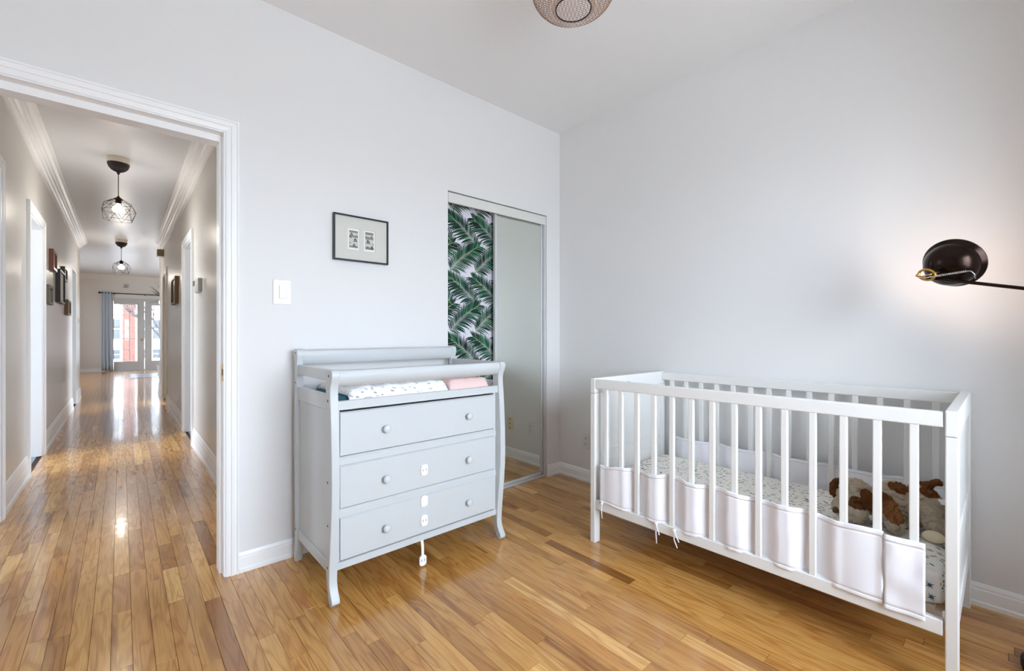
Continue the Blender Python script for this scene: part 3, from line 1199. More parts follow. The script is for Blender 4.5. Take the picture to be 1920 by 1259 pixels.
b = MB()
b.box(xi0 - 0.006, 2.306, 0.13, xi1 + 0.006, 2.316, 0.803)
obj('back_panel', b, M['grey'], dr)
# front frame rails
for z0, z1 in ((0.5665, 0.6015), (0.347, 0.380), (0.131, 0.160)):
    b = MB()
    b.prism([(1.862, z0), (1.862, z1 - 0.012), (1.872, z1), (1.900, z1), (1.900, z0)] if z0 > 0.2 else [(1.860, z0), (1.860, z1 - 0.001), (1.862, z1), (1.900, z1), (1.900, z0)], xi0 - 0.004, xi1 + 0.004, 'x')
    obj('drawer_rail', b, M['grey'], dr)
for xa, xb in ((xi0 - 0.003, DX + 0.0505), (DXE - 0.0505, xi1 + 0.003)):
    b = MB()
    b.box(xa, 1.8665, 0.1605, xb, 1.895, 0.803)
    obj('front_stile', b, M['grey'], dr)
# drawers
for i, (z0, z1) in enumerate(((0.6030, 0.792), (0.3815, 0.5645), (0.1615, 0.3450))):
    d = MB()
    d.prism([(1.880, z0), (1.864, z0 + 0.003), (1.860, z0 + 0.006), (1.860, z1 - 0.006), (1.866, z1), (1.880, z1)], DX + 0.052, DXE - 0.052, 'x')
    d.box(DX + 0.06, 1.88, z0 + 0.01, DXE - 0.06, 2.28, z1 - 0.03)
    dw = obj('drawer', d, M['grey'], dr)
    for xk in (0.890, 1.347):
        b = MB()
        zc = (0.697, 0.471, 0.250)[i]
        b.lathe([(0, 0), (0.0095, 0), (0.0085, 0.006), (0.0075, 0.012), (0.0125, 0.015), (0.0175, 0.019), (0.0180, 0.024), (0.0150, 0.029), (0.0075, 0.0325), (0, 0.033)],
                Matrix.Translation((xk, 1.8605, zc)) @ Matrix.Rotation(pi / 2, 4, 'X'), 24)
        obj('knob', b, M['knob'], dw, True)


def pad(mb, xc, yc, zc, w_, h_, th):
    r = w_ * 0.36
    pts = []
    for cx_, cz_, a0 in ((w_ / 2 - r, h_ / 2 - r, 0), (-w_ / 2 + r, h_ / 2 - r, pi / 2), (-w_ / 2 + r, -h_ / 2 + r, pi), (w_ / 2 - r, -h_ / 2 + r, 3 * pi / 2)):
        for k in range(5):
            a = a0 + k * pi / 8
            pts.append((xc + cx_ + r * cos(a), zc + cz_ + r * sin(a)))
    mb.prism(pts, yc, yc - th, 'y')
    return mb


drawers = [o for o in dr.children if o.name.startswith('drawer') and 'rail' not in o.name]
for dw, zc, dots in ((drawers[1], 0.470, 1), (drawers[2], 0.320, 0), (drawers[2], 0.227, 1)):
    lp = obj('safety_latch', pad(MB(), 1.088, 1.8605, zc, 0.036, 0.052, 0.008), M['plastic'], dw)
    lp['label'] = 'white plastic child safety latch pad'
# strap hanging under the bottom drawer
b = MB()
b.grid(lambda u, v: (1.072 + 0.014 * v + 0.006 * u, 1.868 - 0.006 * sin(u * 3), 0.150 - 0.105 * u), 8, 1, 0.0016)
o = obj('latch_strap', b, M['plastic'], dr)
o['label'] = 'white plastic latch strap hanging below the bottom drawer'
b = pad(MB(), 1.085, 1.868, 0.032, 0.036, 0.050, 0.007)
obj('safety_latch', b, M['plastic'], o)
for dx in (-0.008, 0.008):
    for xx, zc, yy in ((1.088, 0.470, 1.8525), (1.088, 0.227, 1.8525), (1.085, 0.034, 1.861)):
        b = MB()
        b.box(xx + dx - 0.0018, yy - 0.0006, zc - 0.006, xx + dx + 0.0018, yy + 0.001, zc + 0.006)
        obj('slot', b, M['greydot'], drawers[1] if zc > 0.4 else (drawers[2] if zc > 0.2 else o))

# cloths in the tray
rc = random.Random(5)


def cloth_slab(x0, x1, y0, y1, z0, hfun, nx=44, ny=22, r=0.012):
    """Closed soft slab: flat underside, top given by hfun(u, v)."""
    b = MB()
    top = [[None] * (ny + 1) for _ in range(nx + 1)]
    bot = [[None] * (ny + 1) for _ in range(nx + 1)]
    for i in range(nx + 1):
        for j in range(ny + 1):
            u, v = i / nx, j / ny
            e = min(u * (x1 - x0), (1 - u) * (x1 - x0), v * (y1 - y0), (1 - v) * (y1 - y0))
            k = min(1.0, e / 0.03)
            k = sqrt(max(0.0, 1 - (1 - k) ** 2))
            wob = 0.006 * noise.noise((u * 7 + z0 * 50, v * 7, x0 * 9))
            x = x0 + u * (x1 - x0) + (wob if 0 < u < 1 else wob)
            y = y0 + v * (y1 - y0) + 0.5 * wob
            h = hfun(u, v)
            top[i][j] = b.bm.verts.new((x, y, z0 + 0.002 + h * (0.18 + 0.82 * k)))
            bot[i][j] = b.bm.verts.new((x, y, z0))
    for i in range(nx):
        for j in range(ny):
            b.bm.faces.new((top[i][j], top[i + 1][j], top[i + 1][j + 1], top[i][j + 1]))
            b.bm.faces.new((bot[i][j], bot[i][j + 1], bot[i + 1][j + 1], bot[i + 1][j]))
    for i in range(nx):
        b.bm.faces.new((top[i][0], bot[i][0], bot[i + 1][0], top[i + 1][0]))
        b.bm.faces.new((top[i][ny], top[i + 1][ny], bot[i + 1][ny], bot[i][ny]))
    for j in range(ny):
        b.bm.faces.new((top[0][j], top[0][j + 1], bot[0][j + 1], bot[0][j]))
        b.bm.faces.new((top[nx][j], bot[nx][j], bot[nx][j + 1], top[nx][j + 1]))
    bmesh.ops.recalc_face_normals(b.bm, faces=b.bm.faces)
    return b


def wr(u, v, s, a):
    return a * noise.noise((u * s, v * s * 0.6, s))


b = cloth_slab(0.690, 1.235, 1.897, 2.285, 0.8205, lambda u, v: 0.030 + wr(u, v, 6, 0.006))
o = obj('teal_blanket', b, M['teal'], None, True, (1.0, 2.08, 0.8205))
tag(o, 'folded dark teal blanket at the bottom of the changing tray', 'blanket')
b = cloth_slab(0.735, 1.235, 1.874, 2.290, 0.8530, lambda u, v: 0.034 + wr(u, v, 9, 0.012) + wr(u, v, 25, 0.003))
# let its front hang over the teal one to the tray floor
for v in b.bm.verts:
    f = max(0.0, 1 - (v.co.y - 1.874) / 0.022)
    v.co.z -= f * (v.co.z - 0.8205) * 0.5 if v.co.z < 0.862 else f * 0.004
o = obj('leaf_blanket', b, M['leafcloth'], None, True, (1.0, 2.08, 0.8205))
tag(o, 'white cloth printed with grey leaves, folded in the changing tray', 'blanket')
b = cloth_slab(1.250, 1.505, 1.876, 2.270, 0.8530 - 0.0325, lambda u, v: 0.066 + wr(u, v, 7, 0.008))
o = obj('pink_blanket', b, M['pink'], None, True, (1.38, 2.08, 0.8205))
tag(o, 'pink and white checked cloth folded at the right of the changing tray', 'blanket')
# ================================================================== CRIB
CXF, CXB, CY0, CY1, CZ = 1.897, 2.628, 0.092, 1.492, 0.885
crib = thing('crib', ((CXF + CXB) / 2, (CY0 + CY1) / 2, 0), 'white painted wooden baby crib with slatted sides and solid ends', 'crib')
PWD = 0.030
for yy0 in (CY0, CY1 - PWD):
    for xx0 in (CXF, CXB - 0.045):
        b = MB()
        b.box(xx0, yy0, 0, xx0 + 0.045, yy0 + PWD, 0.804, 0.003, 2)
        obj('post', b, M['crib'], crib)
    e = MB()
    e.box(CXF, yy0, 0.8055, CXB, yy0 + PWD, CZ, 0.003, 2)
    cap = obj('end_rail', e, M['crib'], crib)
    e = MB()
    yc = yy0 + PWD / 2
    e.box(CXF + 0.045, yc - 0.006, 0.475, CXB - 0.045, yc + 0.006, 0.8055)
    obj('end_panel', e, M['crib'], crib)
    e = MB()
    e.box(CXF + 0.045, yc - 0.011, 0.420, CXB - 0.045, yc + 0.011, 0.480, 0.002)
    obj('panel_rail', e, M['crib'], crib)
    e = MB()
    e.box(CXF + 0.045, yc - 0.006, 0.243, CXB - 0.045, yc + 0.006, 0.422)
    obj('end_panel', e, M['crib'], crib)
    e = MB()
    e.box(CXF + 0.045, yc - 0.011, 0.185, CXB - 0.045, yc + 0.011, 0.245, 0.002)
    obj('bottom_end_rail', e, M['crib'], crib)
yA, yB = CY0 + PWD, CY1 - PWD
slat_y = [1.398 - 0.0926 * i for i in range(14)]
for xs, xr0 in ((1.906, CXF + 0.003), (2.596, 2.589)):
    b = MB()
    b.box(xr0, yA + 0.004, 0.832, xr0 + 0.027, yB - 0.001, 0.880, 0.004, 2)
    obj('top_rail', b, M['crib'], crib)
    b = MB()
    b.box(xr0, yA + 0.004, 0.184, xr0 + 0.027, yB - 0.001, 0.232, 0.004, 2)
    obj('bottom_rail', b, M['crib'], crib)
    b = MB()
    b.box(xs - 0.003, slat_y[0] - 0.0115, 0.229, xs + 0.017, slat_y[0] + 0.0115, 0.835, 0.003, 2)
    s0 = obj('slat', b, M['crib'], crib, at=(xs, slat_y[0], 0.229))
    for yy in slat_y[1:]:
        again(s0, (0, yy - slat_y[0], 0))
# screw dots on the end rails, catch on the front post
b = MB()
b.box(CXF + 0.03, CY0 + PWD, 0.205, CXF + 0.040, CY0 + PWD + 0.008, 0.250, 0.002)
obj('rail_catch', b, M['plastic'], crib)
for (xx, zz) in ((2.20, 0.845), (2.22, 0.846), (2.585, 0.455)):
    b = MB()
    b.lathe([(0, 0), (0.004, 0), (0.004, 0.0008), (0, 0.0008)], Matrix.Translation((xx, CY1 - PWD + 0.0002 if zz > 0.5 else CY1 - PWD / 2 - 0.011, zz)) @ Matrix.Rotation(pi / 2, 4, 'X'), 10)
    obj('screw_cap', b, M['greydot'], crib)
# support
for i in range(9):
    b = MB()
    yy = 0.15 + i * 0.155
    b.box(CXF + 0.070, yy, 0.228, CXB - 0.046, yy + 0.055, 0.242)
    obj('support_slat', b, M['crib'], crib)
b = MB()
b.box(CXF + 0.074, yA + 0.012, 0.206, CXF + 0.092, yB - 0.012, 0.228)
obj('support_rail', b, M['crib'], crib)
b = MB()
b.box(CXB - 0.060, yA + 0.012, 0.206, CXB - 0.046, yB - 0.012, 0.228)
obj('support_rail', b, M['crib'], crib)

# mattress
MXA, MXB, MYA, MYB, MZ0, MZ1 = 1.944, 2.572, 0.124, 1.460, 0.243, 0.372


def mattress():
    b = MB()
    b.box(MXA, MYA, MZ0, MXB, MYB, MZ1)
    bmesh.ops.subdivide_edges(b.bm, edges=b.bm.edges[:], cuts=26, use_grid_fill=True)
    rr = 0.044
    for v in b.bm.verts:
        p = v.co
        c = Vector((min(max(p.x, MXA + rr), MXB - rr), min(max(p.y, MYA + rr), MYB - rr), min(max(p.z, MZ0 + rr * 0.8), MZ1 - rr)))
        d = p - c
        if d.length > 1e-6:
            ax = sum(1 for q in d if abs(q) > 1e-5)
            if ax > 1:
                m = max(abs(q) for q in d)
                v.co = c + d.normalized() * min(d.length, m if m < rr else rr)
        v.co.z += 0.003 * noise.noise((p.x * 6, p.y * 6, 1)) if p.z > MZ1 - 0.02 else 0
    return b


b = mattress()
mt = obj('crib_mattress', b, M['sheet'], None, True, ((MXA + MXB) / 2, (MYA + MYB) / 2, MZ0))
tag(mt, 'crib mattress in a fitted sheet printed with dark dashes', 'mattress')
# white front border printed with teal palm stars
def on_front(y, z):
    """Point just off the mattress front for a height z (rounded edge included)."""
    return Vector((MXA - 0.0012, y, z))


tealink = mat('teal_star_ink', S(50, 96, 102), 0.9)
greyink = mat('grey_block_ink', S(120, 140, 140), 0.9)
mt.data.materials.append(M['white_sheet'])
for f in mt.data.polygons:
    if f.normal.x < -0.75:
        f.material_index = 1


def star(y, z, r, name='printed_star'):
    b = MB()
    for k in range(8):
        a = 2 * pi * k / 8 + 0.2
        L = r * (1.0 if k % 2 else 0.8)
        pts = [(y + L * cos(a), z + L * sin(a)), (y + 0.25 * L * cos(a + 0.5), z + 0.25 * L * sin(a + 0.5)), (y, z), (y + 0.25 * L * cos(a - 0.5), z + 0.25 * L * sin(a - 0.5))]
        b.bm.faces.new([b.bm.verts.new((MXA - 0.0022, q[0], q[1])) for q in pts])
    bmesh.ops.recalc_face_normals(b.bm, faces=b.bm.faces)
    return obj(name, b, tealink, mt)


for sy, sz, sr_ in ((0.160, 0.314, 0.0150), (0.156, 0.277, 0.0150), (0.186, 0.296, 0.012)):
    star(sy, sz, sr_)


# woven cloth bumpers
def bumper(y0, y1, xs, amp, states, zlo, zhi, name, label, parent_label=None, crease=0.0028, seed=0, group=None):
    """states[i] = +1 where the cloth passes on the room side of slat i, -1 where it passes behind it."""
    def wave(y):
        f = (slat_y[0] - y) / 0.0926
        f = max(0.0, min(len(slat_y) - 1.0, f))
        i = int(math.floor(f))
        j = min(i + 1, len(slat_y) - 1)
        t = f - i
        t = min(1, max(0, (t - 0.13) / 0.74))
        t = t * t * (3 - 2 * t)
        a, c = states[i], states[j]
        puff = 0.004 * sin(pi * (f - i)) * (1 if a == c else 0.3)
        return (a * (1 - t) + c * t), puff
    cnt = (xs - 0.003 + xs + 0.017) / 2
    off = 0.0145

    def X(y, v):
        s, pf = wave(y)
        bel = crease * noise.noise((y * 16 + v * 2.2, v * 3.2 - y * 9, seed))
        return cnt - s * off - pf * s + bel * (0.3 if abs(s) > 0.9 else 1)

    def ztop(y):
        return zhi(y) + 0.0025 * noise.noise((y * 14, seed, 0))

    def zbot(y):
        return zlo(y) + 0.005 * noise.noise((y * 12, seed, 5))
    th = thing(name, (cnt, (y0 + y1) / 2, zlo((y0 + y1) / 2)), label, 'crib bumper', group)
    n = max(8, int(abs(y1 - y0) / 0.007))

    def sheet(va, vb, dx=0.0):
        def fn(u, v):
            y = y0 + (y1 - y0) * u
            vv = va + (vb - va) * v
            return (X(y, vv) + dx, y, zbot(y) + (ztop(y) - zbot(y)) * vv)
        return fn
    b = MB()
    b.grid(sheet(0.05, 0.93), n, 18, 0.004)
    obj('mesh_panel', b, M['mesh'], th, True)
    for va, vb in ((0.0, 0.055), (0.92, 1.0)):
        b = MB()
        b.grid(sheet(va, vb, -0.0003), n, 3, 0.0046)
        obj('binding', b, M['binding'], th, True)
    return th, X, zbot


ST_F = [1, 1, -1, 1, -1, 1, -1, 1, -1, 1, -1, 1, 1, 1]


def zl_f(y):
    return 0.222 + 0.012 * max(0, (y - 1.0) / 0.45)


def zh_f(y):
    return 0.462 - 0.030 * max(0, (y - 1.05) / 0.4) ** 0.8 + 0.004 * sin(y * 26)


bf, Xf, Zf = bumper(1.428, 0.268, 1.906, 0, ST_F, zl_f, zh_f, 'crib_bumper', 'long white mesh cloth bumper woven through the front slats of the crib', seed=1, group=None)
bf2, Xf2, Zf2 = bumper(0.266, 0.166, 1.9045, 0, ST_F, lambda y: 0.214, lambda y: 0.458, 'crib_bumper', 'short white bumper end over the last front slat, right end of the crib', crease=0.022, seed=4)
ST_B = [-1, 1, 1, -1, 1, 1, -1, 1, 1, -1, 1, 1, -1, 1]
bb, Xb, Zb = bumper(1.38, 0.165, 2.596, 0, ST_B, lambda y: 0.30, lambda y: 0.482, 'crib_bumper', 'white mesh cloth bumper along the back slats of the crib, by the wall', seed=8)
# tie strings
for (yy, L, hook) in ((1.408, 0.085, 0), (1.095, 0.095, 1), (1.005, 0.080, 2)):
    b = MB()
    x = Xf(yy, 0) - 0.012
    x = min(x, CXF - 0.006)
    z = Zf(yy) + 0.004
    path = [(x + 0.003, yy, z + 0.004), (x - 0.001, yy - 0.001, z - 0.02), (x, yy + 0.002, z - 0.045), (x + 0.001, yy - 0.001 - 0.012 * (hook == 2), z - L)]
    b.tube(path, [0.0045, 0.0025, 0.003, 0.0028], 6)
    if hook:
        b.tube([(x, yy + 0.006, z + 0.002), (x - 0.003, yy - 0.004, z - 0.016), (x - 0.001, yy - 0.010 - 0.006 * hook, z - 0.05)], [0.005, 0.003, 0.0028], 6)
    b.ball((x - 0.001, yy, z - 0.006), 0.0065, 0.007, 0.006, sub=1)
    obj('tie_string', b, M['binding'], bf, True)

# ------------------------------------------------------------------ plush dog
MT = MZ1
CR, BR, PB = (196, 180, 158), (116, 74, 44), (146, 98, 62)


def plush_body():
    b = MB()
    b.ball((2.222, 0.402, MT + 0.088), 0.072, 0.064, 0.078, sub=3)                    # head
    b.ball((2.172, 0.432, MT + 0.055), 0.042, 0.040, 0.042, sub=3)                    # muzzle
    b.ball((2.170, 0.392, MT + 0.046), 0.042, 0.042, 0.044, sub=3)                    # cheek
    b.ball((2.275, 0.292, MT + 0.088), 0.072, 0.078, 0.084, sub=3)                    # chest
    b.ball((2.290, 0.215, MT + 0.092), 0.066, 0.070, 0.084, sub=3)                    # rump
    b.ball((2.248, 0.345, MT + 0.082), 0.055, 0.050, 0.058, sub=3)                    # neck
    for i in range(6):                                                               # fore leg, near side
        t = i / 5
        b.ball((2.218 - 0.048 * t, 0.312 - 0.040 * t, MT + 0.100 - 0.056 * t), 0.036 - 0.002 * t, 0.034, 0.040, sub=2)
    b.ball((2.162, 0.272, MT + 0.034), 0.034, 0.030, 0.034, sub=3)                    # fore paw
    for i in range(6):                                                               # hind leg, near side
        t = i / 5
        b.ball((2.262 - 0.046 * t, 0.196 - 0.034 * t, MT + 0.096 - 0.056 * t), 0.042 - 0.006 * t, 0.036, 0.042 - 0.006 * t, sub=2)
    for i in range(5):                                                               # hind leg, far side
        t = i / 4
        b.ball((2.285 - 0.020 * t, 0.175 - 0.010 * t, MT + 0.110 - 0.060 * t), 0.040, 0.030, 0.040, sub=2)
    for i in range(6):                                                               # tail
        t = i / 5
        b.ball((2.300 - 0.004 * t, 0.215 - 0.050 * t, MT + 0.170 + 0.020 * t), 0.0155, 0.016, 0.0155, sub=2)
    tmp = bpy.data.meshes.new('tmp')
    b.bm.to_mesh(tmp)
    b.bm.free()
    o = bpy.data.objects.new('tmp', tmp)
    COL.objects.link(o)
    r = o.modifiers.new('r', 'REMESH')
    r.mode = 'VOXEL'
    r.voxel_size = 0.0028
    s = o.modifiers.new('s', 'SMOOTH')
    s.iterations = 6
    dg = bpy.context.evaluated_depsgraph_get()
    me = bpy.data.meshes.new_from_object(o.evaluated_get(dg))
    bpy.data.objects.remove(o)
    return me


PATCH = [((2.150, 0.383, MT + 0.092), 0.026, BR), ((2.165, 0.374, MT + 0.084), 0.020, BR), ((2.245, 0.272, MT + 0.166), 0.034, BR), ((2.250, 0.248, MT + 0.168), 0.024, BR),
         ((2.180, 0.292, MT + 0.092), 0.036, PB), ((2.150, 0.270, MT + 0.078), 0.036, PB), ((2.205, 0.312, MT + 0.112), 0.026, BR), ((2.262, 0.190, MT + 0.158), 0.026, BR),
         ((2.300, 0.190, MT + 0.184), 0.040, BR), ((2.298, 0.160, MT + 0.192), 0.030, BR), ((2.275, 0.180, MT + 0.150), 0.022, BR), ((2.132, 0.450, MT + 0.046), 0.014, BR)]


def furry(me, org, amp=0.0045, base=CR, patches=PATCH, floor_z=MT + 0.0015):
    bm = bmesh.new()
    bm.from_mesh(me)
    bm.normal_update()
    lay = bm.verts.layers.float_color.new('tint')
    for v in bm.verts:
        p = v.co.copy()
        c = base
        for pc, pr, pcol in patches:
            dd = (p - Vector(pc)).length + 0.008 * noise.noise(p * 60)
            if dd < pr:
                c = pcol
        k = 0.80 + 0.40 * (noise.noise(p * 55) * 0.5 + 0.5)
        q = S(*c)
        v[lay] = (q[0] * k, q[1] * k, q[2] * k, 1)
        w2 = p + Vector((noise.noise(p * 25), noise.noise(p * 25 + Vector((7, 0, 0))), noise.noise(p * 25 + Vector((0, 9, 0))))) * 0.012
        d = -1.5 * (1 - min(1, abs(noise.noise(w2 * 34)) * 4)) ** 2 + 0.6 * noise.noise(p * 70) + 0.5 * noise.noise(p * 160) + 0.45 * noise.noise(p * 330)
        v.co = p + v.normal * d * amp
        if v.co.z < floor_z:
            v.co.z = floor_z
    bmesh.ops.translate(bm, verts=bm.verts, vec=-Vector(org))
    bm.to_mesh(me)
    bm.free()
    me.polygons.foreach_set('use_smooth', [True] * len(me.polygons))


dog = thing('plush_dog', (2.22, 0.30, MT), 'cream and brown plush dog lying on its side at the crib\'s right end', 'stuffed toy')
me = plush_body()
furry(me, (2.22, 0.30, MT))
me.materials.clear()
me.materials.append(M['plush'])
o = bpy.data.objects.new('body', me)
COL.objects.link(o)
o.parent = dog
for c, r, rot, col in (((2.232, 0.468, MT + 0.108), (0.017, 0.024, 0.044), 0.2, BR), ((2.172, 0.354, MT + 0.104), (0.015, 0.026, 0.042), -0.35, BR)):
    b = MB()
    b.ball(c, *r, mx=Matrix.Rotation(rot, 4, 'X'), sub=4)
    m_e = b.mesh('ear')
    furry(m_e, (2.22, 0.30, MT), 0.003, col, [])
    m_e.materials.append(M['plush'])
    o = bpy.data.objects.new('ear', m_e)
    COL.objects.link(o)
    o.parent = dog
    o['label'] = 'brown furry ear'
b = MB()
b.ball((2.133, 0.450, MT + 0.046), 0.012, 0.010, 0.013, sub=2)
o = obj('nose', b, mat('plush_nose', S(70, 42, 30), 0.6), dog, True)
b = MB()
b.ball((2.151, 0.390, MT + 0.092), 0.0055, sub=2)
obj('eye', b, mat('plush_eye', S(16, 12, 11), 0.15), dog, True)
b = MB()
b.lathe([(0, 0), (0.026, 0), (0.030, 0.004), (0.027, 0.009), (0, 0.010)], Matrix.Translation((2.178, 0.168, MT + 0.020)) @ Matrix.Rotation(-1.05, 4, 'Y') @ Matrix.Diagonal((0.72, 1.1, 1, 1)), 24)
o = obj('paw_pad', b, mat('paw_felt', S(220, 206, 176), 0.9), dog, True)
o['label'] = 'pale felt sole of the hind paw'
b = MB()
b.grid(lambda u, v: (2.262 - 0.010 * u, 0.168 - 0.028 * u, MT + 0.118 + 0.020 * v + 0.006 * u), 3, 3, 0.0006)
o = obj('care_tag', b, M['plastic'], dog)
o['label'] = 'small white care tag'
# ================================================================== FLOOR LAMP
PX, PYL = 2.285, -0.178
lamp = thing('floor_lamp', (PX, PYL, 0), 'dark bronze floor lamp whose lit dome shade points at the wall right of the crib', 'floor lamp')
b = MB()
b.lathe([(0, 0), (0.140, 0), (0.142, 0.004), (0.142, 0.022), (0.136, 0.028), (0.030, 0.034), (0.022, 0.045), (0, 0.046)], Matrix.Translation((PX, PYL, 0.0005)), 48)
obj('base', b, M['blackmetal'], lamp, 'auto')
b = MB()
b.tube([(PX, PYL, 0.04), (PX, PYL, 1.42)], 0.009, 16)
obj('pole', b, M['bronze'], lamp, True)
ARM0, ARM1 = Vector((2.242, 0.196, 1.333)), Vector((2.262, -0.178, 1.2425))
b = MB()
b.box(-0.0, -0.0, 0, 0.0001, 0.0001, 0.0001) if False else None
d = (ARM1 - ARM0).normalized()
b.tube([ARM0, ARM1 + d * 0.05], 0.0062, 10)
b.tube([(2.258, PYL, 1.2425), (PX + 0.004, PYL, 1.2425)], 0.010, 10)
obj('arm', b, M['bronze'], lamp, True)
# dome shade
axis = Vector((0.88, -0.30, 0.38)).normalized()
rim_c = Vector((2.345, 0.128, 1.390))
q = axis.to_track_quat('Z', 'Y').to_matrix().to_4x4()
R0 = 0.0895
H0 = 0.086
prof = []
for i in range(15):
    a = pi / 2 * i / 14
    prof.append((0.0815 * sin(a) ** 0.92 if i else 0, -H0 + (H0 - 0.012) * (1 - cos(a))))
prof += [(R0 + 0.003, 0.0), (R0 + 0.003, 0.005), (R0 - 0.002, 0.005)]
for i in range(14, -1, -1):
    a = pi / 2 * i / 14
    prof.append((0.0795 * sin(a) ** 0.92 if i else 0, -(H0 - 0.002) + (H0 - 0.013) * (1 - cos(a))))
b = MB()
b.lathe(prof, Matrix.Translation(rim_c) @ q, 56)
shade = obj('lamp_shade', b, M['bronze'], lamp, 'auto')
b = MB()
bc = rim_c - axis * 0.030
b.ball(bc - axis * 0.034, 0.016, sub=3)
bl = obj('bulb', b, M['headbulb'], lamp, True)
pl = point_light('lamp_light', (0, 0, 0), 1.9, (1.0, 0.75, 0.60), 0.024)
pl.parent = bl
pl.location = (rim_c - axis * 0.038) - world_loc(bl)
# pivot ring and spring
apex = rim_c - axis * H0
pivot = Vector((2.238, 0.190, 1.343))
b = MB()
ring = []
for k in range(28):
    a = 2 * pi * k / 28
    ring.append(pivot + Vector((0.004 * cos(a), 0.023 * cos(a) + 0.002, 0.0195 * sin(a) + 0.004 * cos(a))))
b.tube(ring, 0.0042, 8, True)
b.tube([pivot + Vector((0, 0.018, -0.008)), pivot + Vector((0, -0.018, 0.004))], 0.0036, 8)
b.ball(pivot + Vector((0, 0.028, 0.000)), 0.006, sub=2)
b.ball(pivot + Vector((0, -0.030, -0.008)), 0.0055, sub=2)
o = obj('pivot_ring', b, M['brass'], lamp, True)
o['label'] = 'brass ring holding the shade'
b = MB()
b.tube([pivot + Vector((0.006, -0.01, 0)), apex + axis * 0.012], 0.006, 10)
obj('shade_stem', b, M['bronze'], lamp, True)
b = MB()
s0, s1 = ARM0 + Vector((-0.012, -0.012, 0.000)), ARM0 + Vector((-0.010, -0.108, 0.012))
pts = []
for k in range(20 * 8 + 1):
    t = k / 160
    a = 2 * pi * k / 8
    pts.append(s0.lerp(s1, t) + Vector((cos(a) * 0.0035, 0, sin(a) * 0.0035)))
b.tube(pts, 0.0011, 5)
b.tube([s1, s1 + Vector((0.001, -0.010, -0.001)), s1 + Vector((0.005, -0.018, -0.012)), s1 + Vector((0.010, -0.020, -0.028))], 0.0018, 6)
b.tube([s0, s0 + Vector((0, 0.012, -0.003)), s0 + Vector((0, 0.028, 0.002))], 0.0018, 6)
o = obj('balance_spring', b, M['steel'], lamp, True)
o['label'] = 'bright steel coil spring on the arm'

# ================================================================== CEILING LAMP
LC = Vector((1.392, 1.182, 2.462))
cl = thing('ceiling_lamp', (LC.x, LC.y, CEIL), 'copper wire basket ceiling lamp with a dark ring at its foot', 'ceiling lamp')
LPROF = [(0.072, 0.0), (0.118, 0.008), (0.150, 0.030), (0.170, 0.064), (0.177, 0.102), (0.170, 0.145), (0.146, 0.188), (0.108, 0.222), (0.070, 0.245)]


def lamp_pt(t):
    f = t * (len(LPROF) - 1)
    i = min(int(f), len(LPROF) - 2)
    g = f - i
    return tuple(LPROF[i][k] * (1 - g) + LPROF[i + 1][k] * g for k in (0, 1))


b = MB()
NW = 66
for sgn in (-1, 1):
    for k in range(NW):
        pts = []
        for i in range(15):
            t = i / 14
            r, z = lamp_pt(t)
            a = 2 * pi * k / NW + sgn * 0.75 * t
            pts.append((LC.x + r * cos(a), LC.y + r * sin(a), LC.z + z))
        b.tube(pts, 0.00085, 3)
o = obj('wire_basket', b, M['copper'], cl)
o['kind'] = 'stuff'
for r, z, rr in ((0.072, 0.0, 0.0026), (0.070, 0.245, 0.003)):
    b = MB()
    b.tube([(LC.x + r * cos(2 * pi * k / 48), LC.y + r * sin(2 * pi * k / 48), LC.z + z) for k in range(48)], rr, 8, True)
    obj('ring', b, M['copperdark'], cl, True)
b = MB()
for sgn in (-1, 1):
    for k in range(-7, 8):
        u = k * 0.0100
        h = sqrt(max(0, 0.071 ** 2 - u * u))
        a = 0.9 + sgn * 0.42
        cx_, sx_ = cos(a), sin(a)
        b.tube([(LC.x + u * cx_ - h * sx_, LC.y + u * sx_ + h * cx_, LC.z + 0.001), (LC.x + u * cx_ + h * sx_, LC.y + u * sx_ - h * cx_, LC.z + 0.001)], 0.00055, 4)
obj('bottom_grid', b, M['copper'], cl)
b = MB()
b.lathe([(0, 0), (0.045, 0), (0.060, -0.006), (0.066, -0.030), (0.072, -0.037), (0, -0.037)], Matrix.Translation((LC.x, LC.y, CEIL - 0.0005)), 40)
obj('canopy', b, M['copperdark'], cl, 'auto')
b = MB()
b.lathe([(0, 0.255), (0.018, 0.253), (0.018, 0.215), (0.030, 0.195), (0.036, 0.170), (0.030, 0.145), (0.014, 0.130), (0, 0.127)], Matrix.Translation((LC.x, LC.y, LC.z)), 24)
obj('bulb', b, M['cream'], cl, True)

# ================================================================== WALL THINGS IN THE NURSERY
pic = thing('framed_print', (1.001, DOOR_Y, 1.65), 'black framed picture with two small sailing boat sketches above the dresser', 'picture')
fx0, fx1, fz0, fz1, fyb, fyf = 0.846, 1.158, 1.525, 1.776, DOOR_Y - 0.0005, DOOR_Y - 0.022
b = MB()
fw = 0.008
b.box(fx0, fyf, fz0, fx0 + fw, fyb, fz1).box(fx1 - fw, fyf, fz0, fx1, fyb, fz1)
b.box(fx0 + fw, fyf, fz0, fx1 - fw, fyb, fz0 + fw).box(fx0 + fw, fyf, fz1 - fw, fx1 - fw, fyb, fz1)
obj('frame', b, M['black'], pic)
b = MB()
holes_ = ((0.925, 0.991), (1.016, 1.081))
wall_x(b, DOOR_Y - 0.013, DOOR_Y - 0.010, fx0 + fw, fx1 - fw, fz1 - fw, [(xa, xb, 1.590, 1.706) for xa, xb in holes_], fz0 + fw)
obj('mat_board', b, M['matboard'], pic)
b = MB()
b.box(fx0 + fw, DOOR_Y - 0.008, fz0 + fw, fx1 - fw, DOOR_Y - 0.006, fz1 - fw)
obj('backing', b, M['white_sheet'], pic)


